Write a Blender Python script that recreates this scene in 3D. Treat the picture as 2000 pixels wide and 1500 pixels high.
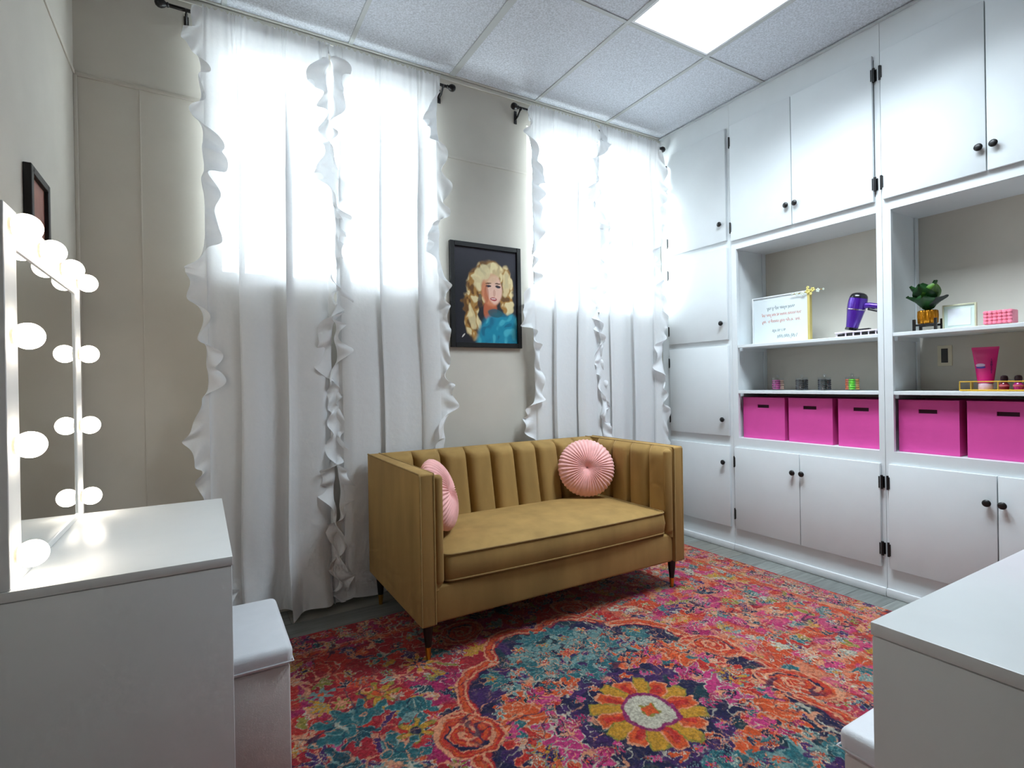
import bpy, bmesh, math, random
import numpy as np
from mathutils import Vector, Matrix

# ------------------------------------------------------------------ clear
for o in list(bpy.data.objects):
    bpy.data.objects.remove(o)
SC = bpy.context.scene
COL = SC.collection
PI = math.pi
rnd = random.Random(7)

# ------------------------------------------------------------------ camera
F_PX, YAW, PITCH, ROLL = 1030.6, 1.03895, -0.00225, -0.01692
CAM = Vector((0.0, 0.0, 1.163))
cy_, sy_, cp_, sp_ = math.cos(YAW), math.sin(YAW), math.cos(PITCH), math.sin(PITCH)
fwd = Vector((cy_ * cp_, sy_ * cp_, sp_))
rgt0 = Vector((sy_, -cy_, 0))
up0 = rgt0.cross(fwd)
rgt = rgt0 * math.cos(ROLL) + up0 * math.sin(ROLL)
upv = -rgt0 * math.sin(ROLL) + up0 * math.cos(ROLL)
cd = bpy.data.cameras.new('camera')
cd.sensor_fit = 'HORIZONTAL'
cd.sensor_width = 36.0
cd.lens = 36.0 * F_PX / 2000.0
cd.clip_start = 0.02
cam = bpy.data.objects.new('camera', cd)
COL.objects.link(cam)
m = Matrix((rgt, upv, -fwd)).transposed().to_4x4()
m.translation = CAM
cam.matrix_world = m
SC.camera = cam

# ------------------------------------------------------------------ daylight, exposure
W = bpy.data.worlds.new('overcast_daylight')
SC.world = W
W.use_nodes = True
bg = W.node_tree.nodes['Background']
bg.inputs[0].default_value = (0.84, 0.95, 1.0, 1)
bg.inputs[1].default_value = 11.0
SC.view_settings.view_transform = 'Standard'
SC.view_settings.look = 'None'
SC.view_settings.gamma = 1.0
SC.view_settings.use_curve_mapping = False
SC.view_settings.exposure = 0.1
LIGHT_PANEL = 3.0
PANEL_WATTS = 43.0
BULB = 15.0
SC.cycles.max_bounces = 6
SC.cycles.diffuse_bounces = 4
SC.cycles.transparent_max_bounces = 8
SC.cycles.use_adaptive_sampling = True
SC.cycles.adaptive_threshold = 0.08
SC.cycles.use_light_tree = False
SC.cycles.adaptive_min_samples = 20
SC.cycles.sample_clamp_indirect = 6.0
SC.cycles.use_denoising = True

# ------------------------------------------------------------------ room numbers (metres)
XL, XC, YB, YF, H = -0.463, 3.113, 2.961, -2.6, 3.04
XR = 3.47                                     # back of the alcoves

# ------------------------------------------------------------------ materials
def lin(c):
    return tuple(((v / 255.0) / 12.92 if v / 255.0 <= 0.04045 else ((v / 255.0 + 0.055) / 1.055) ** 2.4) for v in c)

MATS = {}
def mat(name, rgb=(200, 200, 200), rough=0.5, metal=0.0, var=0.04, scale=18.0, bump=0.0, bscale=200.0,
        sheen=0.0, spec=0.5, stretch=(1, 1, 1), emit=None, coat=0.0, trans=0.0):
    if name in MATS:
        return MATS[name]
    M = bpy.data.materials.new(name)
    M.use_nodes = True
    nt = M.node_tree
    b = nt.nodes['Principled BSDF']
    c = lin(rgb)
    tc = nt.nodes.new('ShaderNodeTexCoord')
    mp = nt.nodes.new('ShaderNodeMapping')
    mp.inputs['Scale'].default_value = stretch
    nt.links.new(tc.outputs['Object'], mp.inputs[0])
    nz = nt.nodes.new('ShaderNodeTexNoise')
    nz.inputs['Scale'].default_value = scale
    nz.inputs['Detail'].default_value = 4
    nt.links.new(mp.outputs[0], nz.inputs['Vector'])
    rp = nt.nodes.new('ShaderNodeValToRGB')
    rp.color_ramp.elements[0].position = 0.3
    rp.color_ramp.elements[1].position = 0.7
    rp.color_ramp.elements[0].color = tuple(max(0, v * (1 - var)) for v in c) + (1,)
    rp.color_ramp.elements[1].color = tuple(min(1, v * (1 + var)) for v in c) + (1,)
    nt.links.new(nz.outputs['Fac'], rp.inputs[0])
    nt.links.new(rp.outputs[0], b.inputs['Base Color'])
    b.inputs['Roughness'].default_value = rough
    b.inputs['Metallic'].default_value = metal
    b.inputs['Specular IOR Level'].default_value = spec
    b.inputs['Sheen Weight'].default_value = sheen
    b.inputs['Coat Weight'].default_value = coat
    b.inputs['Transmission Weight'].default_value = trans
    if sheen:
        b.inputs['Sheen Roughness'].default_value = 0.35
        b.inputs['Sheen Tint'].default_value = tuple(min(1, v * 1.6 + .1) for v in c) + (1,)
    if bump:
        n2 = nt.nodes.new('ShaderNodeTexNoise')
        n2.inputs['Scale'].default_value = bscale
        n2.inputs['Detail'].default_value = 3
        nt.links.new(mp.outputs[0], n2.inputs['Vector'])
        bp = nt.nodes.new('ShaderNodeBump')
        bp.inputs['Strength'].default_value = bump
        bp.inputs['Distance'].default_value = 0.003
        nt.links.new(n2.outputs['Fac'], bp.inputs['Height'])
        nt.links.new(bp.outputs[0], b.inputs['Normal'])
    if emit:
        b.inputs['Emission Color'].default_value = lin(emit[0]) + (1,)
        b.inputs['Emission Strength'].default_value = emit[1]
    MATS[name] = M
    return M

def attr_mat(name, rough=0.9, sheen=0.0, fine=0.25, fscale=350.0, bump=0.4, spec=0.3):
    """colour comes from the woven / printed colour attribute, fine thread grain from noise"""
    M = bpy.data.materials.new(name)
    M.use_nodes = True
    nt = M.node_tree
    b = nt.nodes['Principled BSDF']
    at = nt.nodes.new('ShaderNodeAttribute')
    at.attribute_name = 'dye'
    tc = nt.nodes.new('ShaderNodeTexCoord')
    nz = nt.nodes.new('ShaderNodeTexNoise')
    nz.inputs['Scale'].default_value = fscale
    nz.inputs['Detail'].default_value = 2
    nt.links.new(tc.outputs['Object'], nz.inputs['Vector'])
    mr = nt.nodes.new('ShaderNodeMapRange')
    mr.inputs['From Min'].default_value = 0.25
    mr.inputs['From Max'].default_value = 0.75
    mr.inputs['To Min'].default_value = 1 - fine
    mr.inputs['To Max'].default_value = 1 + fine
    nt.links.new(nz.outputs['Fac'], mr.inputs[0])
    mx = nt.nodes.new('ShaderNodeVectorMath')
    mx.operation = 'SCALE'
    nt.links.new(at.outputs['Color'], mx.inputs[0])
    nt.links.new(mr.outputs[0], mx.inputs['Scale'])
    nt.links.new(mx.outputs[0], b.inputs['Base Color'])
    b.inputs['Roughness'].default_value = rough
    b.inputs['Specular IOR Level'].default_value = spec
    b.inputs['Sheen Weight'].default_value = sheen
    if bump:
        bp = nt.nodes.new('ShaderNodeBump')
        bp.inputs['Strength'].default_value = bump
        bp.inputs['Distance'].default_value = 0.004
        nt.links.new(nz.outputs['Fac'], bp.inputs['Height'])
        nt.links.new(bp.outputs[0], b.inputs['Normal'])
    return M

def curtain_mat():
    M = bpy.data.materials.new('sheer_white_cotton')
    M.use_nodes = True
    nt = M.node_tree
    for n in list(nt.nodes):
        nt.nodes.remove(n)
    out = nt.nodes.new('ShaderNodeOutputMaterial')
    di = nt.nodes.new('ShaderNodeBsdfDiffuse')
    tl = nt.nodes.new('ShaderNodeBsdfTranslucent')
    tp = nt.nodes.new('ShaderNodeBsdfTransparent')
    tc = nt.nodes.new('ShaderNodeTexCoord')
    nz = nt.nodes.new('ShaderNodeTexNoise')
    nz.inputs['Scale'].default_value = 60
    nz.inputs['Detail'].default_value = 3
    nt.links.new(tc.outputs['Object'], nz.inputs['Vector'])
    rp = nt.nodes.new('ShaderNodeValToRGB')
    rp.color_ramp.elements[0].color = (0.90, 0.92, 0.94, 1)
    rp.color_ramp.elements[1].color = (0.95, 0.96, 0.97, 1)
    nt.links.new(nz.outputs['Fac'], rp.inputs[0])
    nt.links.new(rp.outputs[0], di.inputs[0])
    nt.links.new(rp.outputs[0], tl.inputs[0])
    bp = nt.nodes.new('ShaderNodeBump')
    bp.inputs['Strength'].default_value = 0.25
    bp.inputs['Distance'].default_value = 0.01
    n2 = nt.nodes.new('ShaderNodeTexNoise')
    n2.inputs['Scale'].default_value = 26
    n2.inputs['Detail'].default_value = 4
    nt.links.new(tc.outputs['Object'], n2.inputs['Vector'])
    nt.links.new(n2.outputs['Fac'], bp.inputs['Height'])
    nt.links.new(bp.outputs[0], di.inputs['Normal'])
    m1 = nt.nodes.new('ShaderNodeMixShader')
    m1.inputs[0].default_value = 0.21
    nt.links.new(di.outputs[0], m1.inputs[1])
    nt.links.new(tl.outputs[0], m1.inputs[2])
    m2 = nt.nodes.new('ShaderNodeMixShader')
    m2.inputs[0].default_value = 0.08
    nt.links.new(m1.outputs[0], m2.inputs[1])
    nt.links.new(tp.outputs[0], m2.inputs[2])
    nt.links.new(m2.outputs[0], out.inputs[0])
    return M

def pane_mat(name, gloss=0.06, tint=(1, 1, 1)):
    M = bpy.data.materials.new(name)
    M.use_nodes = True
    nt = M.node_tree
    for n in list(nt.nodes):
        nt.nodes.remove(n)
    out = nt.nodes.new('ShaderNodeOutputMaterial')
    tp = nt.nodes.new('ShaderNodeBsdfTransparent')
    tp.inputs[0].default_value = tint + (1,)
    gl = nt.nodes.new('ShaderNodeBsdfGlossy')
    gl.inputs['Roughness'].default_value = 0.05
    mx = nt.nodes.new('ShaderNodeMixShader')
    mx.inputs[0].default_value = gloss
    nt.links.new(tp.outputs[0], mx.inputs[1])
    nt.links.new(gl.outputs[0], mx.inputs[2])
    nt.links.new(mx.outputs[0], out.inputs[0])
    return M

M_WALL = mat('greige_wall_paint', (207, 202, 191), 0.62, var=0.025, scale=6, bump=0.05, bscale=90)
M_WALL_L = M_WALL
M_CAB = mat('white_cabinet_paint', (226, 231, 233), 0.38, var=0.012, scale=9, bump=0.03, bscale=60)
M_TILE = mat('speckled_ceiling_tile', (208, 213, 221), 0.9, var=0.22, scale=120, bump=0.35, bscale=260)
M_GRID = mat('ceiling_grid_metal', (186, 190, 190), 0.5, var=0.02)
M_WHITE = mat('white_laminate', (228, 231, 231), 0.32, var=0.012, scale=12)
M_LEATHER = mat('white_leatherette', (232, 234, 238), 0.42, var=0.015, scale=30, bump=0.12, bscale=420)
M_BLACK = mat('black_metal', (14, 13, 14), 0.42, var=0.2, scale=40)
M_FRAME = mat('black_frame_lacquer', (10, 10, 11), 0.45, var=0.2, scale=40)
M_FLOOR = mat('grey_wood_plank', (140, 138, 132), 0.5, var=0.20, scale=5, stretch=(1.2, 14, 1), bump=0.08, bscale=40)
M_VELVET = mat('camel_velvet', (160, 128, 76), 0.8, var=0.16, scale=9, bump=0.08, bscale=500, sheen=0.5, spec=0.2, stretch=(1, 1, .25))
M_VELVET2 = mat('camel_velvet_piping', (150, 122, 76), 0.8, var=0.08, scale=30, sheen=0.3, spec=0.2)
M_WOOD = mat('black_stained_wood', (15, 12, 11), 0.4, var=0.2, scale=30)
M_BRASS = mat('brushed_brass', (200, 150, 60), 0.28, 1.0, var=0.06, scale=60)
M_GOLDWIRE = mat('gold_wire', (232, 190, 76), 0.35, 0.6, var=0.05, scale=60)
M_PINKVEL = mat('blush_velvet', (242, 182, 178), 0.75, var=0.08, scale=25, sheen=0.5, spec=0.2, bump=0.1, bscale=300)
M_BIN = mat('hot_pink_bin_plastic', (218, 74, 160), 0.55, var=0.03, scale=14)
M_SLOT_SHADE = mat('bin_slot_shade', (52, 8, 34), 0.8, var=0.1)  # shade inside the bins, put into a dark colour
M_CURTAIN = curtain_mat()
M_PANE = pane_mat('window_glass')
M_JAR = pane_mat('clear_acrylic', 0.10, (0.93, 0.95, 0.96))
M_MIRROR = mat('mirror_silver', (225, 228, 228), 0.015, 1.0, var=0.003, scale=3)
M_SASH = mat('white_window_paint', (230, 232, 234), 0.45, var=0.015)
M_PANEL = mat('lit_diffuser', (245, 248, 250), 0.5, emit=((226, 243, 255), LIGHT_PANEL))
M_BULBM = mat('lit_bulb_glass', (255, 250, 240), 0.3, emit=((255, 240, 222), BULB))
M_SOCKET = mat('brushed_nickel', (170, 160, 145), 0.35, 0.9, var=0.05, scale=60)

# ------------------------------------------------------------------ mesh builder
class MB:
    def __init__(s):
        s.v, s.f, s.sm = [], [], []
    def add(s, vs, fs, smooth=False):
        n = len(s.v)
        s.v += [tuple(p) for p in vs]
        s.f += [tuple(i + n for i in f) for f in fs]
        s.sm += [smooth] * len(fs)
        return s
    def box(s, a, b, bev=0.0, seg=2, smooth=False, mtx=None):
        bm = bmesh.new()
        bmesh.ops.create_cube(bm, size=1)
        c = [(a[i] + b[i]) / 2 for i in range(3)]
        d = [abs(b[i] - a[i]) for i in range(3)]
        for v in bm.verts:
            v.co = Vector((c[0] + v.co.x * d[0], c[1] + v.co.y * d[1], c[2] + v.co.z * d[2]))
        if bev > 0:
            bmesh.ops.bevel(bm, geom=list(bm.edges), offset=min(bev, min(d) * 0.49), segments=seg, profile=0.5, affect='EDGES')
        if mtx is not None:
            bmesh.ops.transform(bm, matrix=mtx, verts=bm.verts)
        bm.verts.index_update()
        s.add([v.co[:] for v in bm.verts], [[v.index for v in f.verts] for f in bm.faces], smooth or bev > 0)
        bm.free()
        return s
    def tube(s, pts, r, n=10, caps=True):
        pts = [Vector(p) for p in pts]
        rs = r if isinstance(r, (list, tuple)) else [r] * len(pts)
        vs, fs = [], []
        prev = None
        for i, p in enumerate(pts):
            t = (pts[min(i + 1, len(pts) - 1)] - pts[max(i - 1, 0)]).normalized()
            if prev is None:
                a = t.orthogonal().normalized()
            else:
                a = (prev - t * prev.dot(t)).normalized()
            prev = a
            b = t.cross(a)
            for k in range(n):
                w = 2 * PI * k / n
                vs.append(p + (a * math.cos(w) + b * math.sin(w)) * rs[i])
        for i in range(len(pts) - 1):
            for k in range(n):
                k2 = (k + 1) % n
                fs.append((i * n + k, i * n + k2, (i + 1) * n + k2, (i + 1) * n + k))
        if caps:
            fs.append(tuple(reversed(range(n))))
            fs.append(tuple(range((len(pts) - 1) * n, len(pts) * n)))
        return s.add(vs, fs, True)
    def lathe(s, prof, center=(0, 0, 0), axis='z', n=24, mtx=None):
        """prof: list of (radius, height) along the axis"""
        vs, fs = [], []
        for r, h in prof:
            for k in range(n):
                w = 2 * PI * k / n
                a, b = r * math.cos(w), r * math.sin(w)
                p = {'z': (a, b, h), 'x': (h, a, b), 'y': (a, h, b)}[axis]
                p = Vector(p)
                if mtx is not None:
                    p = mtx @ p
                vs.append((p.x + center[0], p.y + center[1], p.z + center[2]))
        L = len(prof)
        for i in range(L - 1):
            for k in range(n):
                k2 = (k + 1) % n
                fs.append((i * n + k, i * n + k2, (i + 1) * n + k2, (i + 1) * n + k))
        fs.append(tuple(reversed(range(n))))
        fs.append(tuple(range((L - 1) * n, L * n)))
        return s.add(vs, fs, True)
    def grid(s, P, smooth=True, close_u=False):
        """P: array [rows][cols] of points"""
        P = np.asarray(P, float)
        R, Cn = P.shape[:2]
        n = len(s.v)
        s.v += [tuple(p) for p in P.reshape(-1, 3)]
        for i in range(R - 1):
            for j in range(Cn if close_u else Cn - 1):
                j2 = (j + 1) % Cn
                s.f.append((n + i * Cn + j, n + i * Cn + j2, n + (i + 1) * Cn + j2, n + (i + 1) * Cn + j))
                s.sm.append(smooth)
        return s
    def mesh(s, name, mt, off=(0, 0, 0), sharp=40):
        me = bpy.data.meshes.new(name)
        o = Vector(off)
        me.from_pydata([tuple(Vector(p) - o) for p in s.v], [], s.f)
        me.polygons.foreach_set('use_smooth', s.sm)
        bm = bmesh.new()
        bm.from_mesh(me)
        bmesh.ops.recalc_face_normals(bm, faces=bm.faces)
        bm.to_mesh(me)
        bm.free()
        if any(s.sm) and sharp:
            me.set_sharp_from_angle(angle=math.radians(sharp))
        me.materials.append(mt)
        return me

ORG = {}
def props(o, label=None, cat=None, group=None, kind=None):
    if label: o['label'] = label
    if cat: o['category'] = cat
    if group: o['group'] = group
    if kind: o['kind'] = kind
    return o

def thing(name, loc, label, cat, group=None, rotz=0.0):
    o = bpy.data.objects.new(name, None)
    o.empty_display_size = 0.05
    COL.objects.link(o)
    o.location = loc
    o.rotation_euler = (0, 0, rotz)
    ORG[o.name] = Vector(loc)
    return props(o, label, cat, group)

def part(name, mb, mt, parent, label=None, local=False, sharp=40):
    """mesh given in world coordinates (local=False) or in the thing's own coordinates"""
    off = Vector((0, 0, 0)) if local else ORG[parent.name]
    me = mb.mesh(name, mt, off, sharp) if isinstance(mb, MB) else mb
    o = bpy.data.objects.new(name, me)
    COL.objects.link(o)
    o.parent = parent
    ORG[o.name] = ORG[parent.name]
    if label: o['label'] = label
    return o

def solo(name, mb, mt, label=None, cat=None, group=None, kind=None, loc=(0, 0, 0), sharp=40):
    o = bpy.data.objects.new(name, mb.mesh(name, mt, loc, sharp))
    COL.objects.link(o)
    o.location = loc
    ORG[o.name] = Vector(loc)
    return props(o, label, cat, group, kind)

def box(a, b, bev=0.0, seg=2):
    return MB().box(a, b, bev, seg)

# ================================================================== STRUCTURE
# ---- floor of planks
fl = solo('floor', box((XL - .1, YF - .1, -0.12), (XR + .1, YB + .1, -0.012)), mat('subfloor', (60, 58, 55), 0.9), kind='structure')
pw, pl = 0.178, 1.22
plank_meshes = []
for k in range(5):
    M = mat('grey_wood_plank_%s' % 'abcde'[k], [(134, 138, 134), (124, 127, 123), (114, 118, 115), (130, 130, 123), (120, 124, 121)][k],
            0.48, var=0.22, scale=4, stretch=(1.0, 13, 1), bump=0.08, bscale=30)
    plank_meshes.append(M)
ny = int((YB - YF) / pw) + 1
for j in range(ny):
    y0 = YB - (j + 1) * pw
    y1 = YB - j * pw
    y0 = max(y0, YF)
    x = XL - rnd.random() * pl
    while x < XC + 0.05:
        a, b = max(x, XL), min(x + pl, XC + 0.05)
        if b - a > 0.03 and y1 - y0 > 0.02:
            part('plank', box((a + .001, y0 + .001, -.012), (b - .001, y1 - .001, 0.0)), plank_meshes[rnd.randrange(5)], fl)
        x += pl

# ---- walls
WIN = [(0.055, 1.205, 1.70, 2.87), (1.885, 3.06, 1.68, 2.87)]      # x0, x1, z0, z1
mb = MB()
xs = [XL - .1, WIN[0][0], WIN[0][1], WIN[1][0], WIN[1][1], XR + .1]
TH = 0.16
for i in range(5):
    if i in (1, 3):
        w = WIN[0] if i == 1 else WIN[1]
        mb.box((xs[i], YB, -.1), (xs[i + 1], YB + TH, w[2]))
        mb.box((xs[i], YB, w[3]), (xs[i + 1], YB + TH, H + .15))
    else:
        mb.box((xs[i], YB, -.1), (xs[i + 1], YB + TH, H + .15))
wb = solo('wall_back', mb, M_WALL, kind='structure')
part('batten', box((XL, YB - .006, 2.543), (XC, YB, 2.562), .002), M_WALL, wb)
for bx_ in (-0.225,):
    part('batten', box((bx_ - .003, YB - .0025, .0), (bx_ + .003, YB, 2.543), .001), M_WALL, wb)
wl = solo('wall_left', box((XL - .1, YF - .1, -.1), (XL, YB, H + .15)), M_WALL, kind='structure')
part('batten', box((XL, YF, 2.548), (XL + .006, YB - .007, 2.567), .002), M_WALL, wl)
part('batten', box((XL, YB - .016, 0), (XL + .014, YB - .0065, 2.543), .003), M_WALL, wl)
wr = solo('wall_right', box((XR + .003, YF - .1, -.1), (XR + .1, YB, H + .15)), M_WALL, kind='structure')
wf = solo('wall_front', box((XL, YF - .1, -.1), (XR, YF, H + .15)), M_WALL, kind='structure')

# ---- ceiling: tiles in a metal grid
ce = solo('ceiling', box((XL, YF, H + .05), (XR, YB, H + .15)), mat('plenum_dark', (70, 70, 70), 0.9), kind='structure')
gx = [XL + .012, .125, .735, 1.345, 1.955, 2.565, XC + .02]
gy = [YF + .012, -1.595, -.375, .845, 2.065, YB - .012]
LIGHT_CELLS = [(4, 3)]
bw = 0.012
for i in range(6):
    for j in range(5):
        if (i, j) in LIGHT_CELLS:
            continue
        part('ceiling_tile', box((gx[i] + .004, gy[j] + .004, H + .004), (gx[i + 1] - .004, gy[j + 1] - .004, H + .02), .002, 1), M_TILE, ce)
for i in range(1, 6):
    w = 0.019 if i == 3 else bw
    part('grid_bar', box((gx[i] - w, YF, H - .002), (gx[i] + w, YB - .01, H + .006), .001, 1), M_GRID, ce)
for j in range(1, 5):
    for i in range(6):
        part('grid_bar', box((gx[i] + bw, gy[j] - bw, H - .001), (gx[i + 1] - bw, gy[j] + bw, H + .006), .001, 1), M_GRID, ce)
M_ANGLE = mat('wall_angle_paint', (214, 212, 202), 0.5, var=0.02)
solo('trim_1', box((XL, YB - .022, H - .004), (XC, YB, H + .004), .001, 1), M_ANGLE, kind='structure')
solo('trim_2', box((XL, YF, H - .004), (XL + .022, YB - .022, H + .004), .001, 1), M_ANGLE, kind='structure')
solo('trim_3', box((XL + .022, YB - .012, H - .03), (XC, YB, H - .007), .004), M_ANGLE, kind='structure')

# ---- windows
for n, (x0, x1, z0, z1) in enumerate(WIN):
    yy0, yy1 = YB + .045, YB + .10
    fr = MB()
    fw_ = 0.045
    fr.box((x0, yy0, z0), (x0 + fw_, yy1, z1), .003).box((x1 - fw_, yy0, z0), (x1, yy1, z1), .003)
    fr.box((x0 + fw_, yy0, z0), (x1 - fw_, yy1, z0 + fw_), .003).box((x0 + fw_, yy0, z1 - fw_), (x1 - fw_, yy1, z1), .003)
    wi = solo('window_%d' % (n + 1), fr, M_SASH, kind='structure')
    xm = (x0 + x1) / 2
    part('mullion', box((xm - .022, yy0, z0 + fw_), (xm + .022, yy1, z1 - fw_), .003), M_SASH, wi)
    for a, b in ((x0 + fw_, xm - .022), (xm + .022, x1 - fw_)):
        part('pane', box((a, yy0 + .024, z0 + fw_), (b, yy0 + .030, z1 - fw_)), M_PANE, wi)
    part('window_sill', box((x0 - .06 if n == 0 else x0 - .05, YB - .03, z0 - .026), (min(x1 + .05, XC - .01), YB + .045, z0), .004), M_SASH, wi)

# ================================================================== BUILT-IN CABINETS
CAB_TOP = H - .003
def knob_mb(y, z):
    return MB().lathe([(0.005, 0), (.006, .010), (.013, .013), (.0165, .018), (.0165, .023), (.012, .0275), (.004, .029)], (XC - .0185, y, z), 'x', 18,
                      Matrix.Rotation(PI, 3, 'Z'))
def door(parent, y0, y1, z0, z1, knob=None, hinges=(), hside=1):
    d = part('door', box((XC - .019, y0, z0), (XC - .0005, y1, z1), .0025), M_CAB, parent)
    if knob:
        part('knob', knob_mb(*knob), M_BLACK, d, 'round black knob')
    for z in hinges:
        part('hinge', hinge_side(y1 if hside > 0 else y0, z, hside), M_BLACK, d, 'black metal hinge')
    return d
def hinge_side(y, z, s, h=0.074):
    """black hinge: shaped leaf on the stile, knuckle against the door edge"""
    b = MB()
    b.box((XC - .0045, min(y + s * .0005, y + s * .0165), z - h * .42), (XC - .0003, max(y + s * .0005, y + s * .0165), z + h * .42), .0015, 1)
    b.box((XC - .0225, min(y, y - s * .006), z - h * .42), (XC - .0192, max(y, y - s * .006), z + h * .42), .001, 1)
    b.tube([(XC - .013, y + s * .0065, z - h * .5), (XC - .013, y + s * .0065, z - h * .16), (XC - .013, y + s * .0065, z + h * .16), (XC - .013, y + s * .0065, z + h * .5)], .0062, 8)
    return b

def cabinet(y0, y1, label):
    return thing('built_in_cabinet', (XC, (y0 + y1) / 2, 0), label, 'cabinet', 'white built-in cabinets along the wall')

FT = 0.02            # face frame thickness (XC .. XC+FT)
def frame_piece(c, a, b, nm='face_frame'):
    return part(nm, box((XC, a[0], a[1]), (XC + FT, b[0], b[1])), M_CAB, c)

# unit one: tall corner unit, four stacked doors
A0, A1 = 2.331, YB - .004
ca = cabinet(A0, A1, 'tall narrow white cabinet of four stacked doors beside the window curtain')
part('side_panel', box((XC + FT, A0, .05), (XR, A0 + .018, CAB_TOP)), M_CAB, ca)
for a, b in ((A0, A0 + .03), (A1 - .1, A1)):
    part('frame_stile', box((XC, a, 0), (XC + FT, b, CAB_TOP)), M_CAB, ca)
for a, b in ((0, .17), (.69, .79), (1.37, 1.45), (2.03, 2.13), (2.85, CAB_TOP)):
    part('frame_rail', box((XC, A0 + .03, a), (XC + FT, A1 - .1, b)), M_CAB, ca)
da = [(2.108, 2.868, 2.225), (1.433, 2.062, 1.547), (.775, 1.392, .886), (.157, .707, .593)]
for z0, z1, kz in da:
    door(ca, 2.352, 2.872, z0, z1, (2.392, kz), (z0 + .10, z1 - .10), 1)
part('base_moulding', MB().box((XC - .016, A0, 0.0), (XC - .0003, A1, .046), .006), M_SASH, ca)

# units two and three: upper doors, open shelves, lower doors
def shelf_unit(y0, y1, label, upper, lower, uk, lk, right_end):
    """y0 < y1; y1 side lies towards the window"""
    c = cabinet(y0, y1, label)
    so, eo = (0.045 if right_end else 0.027), 0.03
    part('side_panel', box((XC + FT, y1 - .018, .05), (XR, y1 - .001, CAB_TOP)), M_CAB, c)
    part('side_panel', box((XC + FT, y0 + .001, .05), (XR, y0 + .012, CAB_TOP)), M_CAB, c)
    part('back_panel', box((XR - .012, y0 + .012, .05), (XR, y1 - .018, CAB_TOP)), M_WALL, c)
    part('corner_strip', box((XR - .05, y1 - .026, .766), (XR - .0125, y1 - .0185, 2.04), .002, 1), M_CAB, c)
    for a, b in ((y1 - .04, y1 - .0005), (y0 + .0005, y0 + .028)):
        part('frame_stile', box((XC, a, 0), (XC + FT, b, CAB_TOP)), M_CAB, c)
    for a, b in ((0, .17), (.69, .768), (2.036, 2.12), (2.85, CAB_TOP)):
        part('frame_rail', box((XC, y0 + .028, a), (XC + FT, y1 - .04, b)), M_CAB, c)
    part('soffit', box((XC + FT, y0 + .012, 2.04), (XR - .012, y1 - .018, 2.055)), M_CAB, c)
    part('base_board', box((XC + FT, y0 + .012, .752), (XR - .012, y1 - .018, .768)), M_CAB, c)
    for zt in (1.391, 1.085):
        part('shelf', box((XC + .001, y0 + .0285, zt - .019), (XR - .0125, y1 - .0405, zt), .0015, 1), M_CAB, c)
        part('shelf_support', box((XC + .06, y1 - .040, zt - .04), (XR - .06, y1 - .0185, zt - .0195)), M_CAB, c)
    for (a, b), k, h in zip(upper, uk, (-1, 1)):
        door(c, a, b, 2.093, 2.868, k, (2.185, 2.762), -h if False else h)
    for (a, b), k, h in zip(lower, lk, (-1, 1)):
        door(c, a, b, .155, .703, k, (.252, .604), h)
    part('base_moulding', MB().box((XC - .016, y0, 0.0), (XC - .0003, y1, .046), .006), M_SASH, c)
    return c

B0, B1 = 1.407, 2.330
shelf_unit(B0, B1, 'white shelf cabinet holding the purple hair dryer and three pink bins',
           [(1.437, 1.885), (1.889, 2.316)], [(1.427, 1.862), (1.866, 2.312)],
           [(1.860, 2.213), (1.915, 2.215)], [(1.843, .588), (1.900, .588)], False)
C0, C1 = 0.480, 1.406
shelf_unit(C0, C1, 'white shelf cabinet holding the potted plant and gold tray',
           [(.510, .966), (.970, 1.395)], [(.505, .945), (.949, 1.386)],
           [(.938, 2.202), (.991, 2.203)], [(.925, .576), (.980, .577)], True)
solo('trim_4', box((XC - .02, YF, H - .012), (XC - .0004, A1, H - .0005), .003), mat('grey_bead_paint', (190, 196, 198), .5), kind='structure')  # bead in a greyer tone than the cabinet paint

# ================================================================== CEILING LIGHT
def troffer(cell, label):
    i, j = cell
    lx0, lx1, ly0, ly1 = gx[i] + .013, gx[i + 1] - .013, gy[j] + .013, gy[j + 1] - .013
    cx_, cy2 = (lx0 + lx1) / 2, (ly0 + ly1) / 2
    t = thing('ceiling_light', (cx_, cy2, H), label, 'ceiling light')
    for a, b in (((lx0, ly0), (lx0 + .014, ly1)), ((lx1 - .014, ly0), (lx1, ly1)), ((lx0 + .014, ly0), (lx1 - .014, ly0 + .014)), ((lx0 + .014, ly1 - .014), (lx1 - .014, ly1))):
        part('frame_bar', box((a[0], a[1], H), (b[0], b[1], H + .02)), M_SASH, t)
    part('diffuser', box((lx0 + .014, ly0 + .014, H + .006), (lx1 - .014, ly1 - .014, H + .016)), M_PANEL, t)
    ld = bpy.data.lights.new('troffer_tubes', 'AREA')
    ld.shape = 'RECTANGLE'
    ld.size, ld.size_y = lx1 - lx0 - .03, ly1 - ly0 - .03
    ld.spread = math.radians(126)
    ld.energy = PANEL_WATTS
    ld.color = lin((230, 245, 255))
    lo = bpy.data.objects.new('troffer_tubes', ld)
    COL.objects.link(lo)
    lo.parent = t
    lo.location = (0, 0, .004)
troffer(LIGHT_CELLS[0], 'bright rectangular light panel set in the tiled ceiling')
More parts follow.
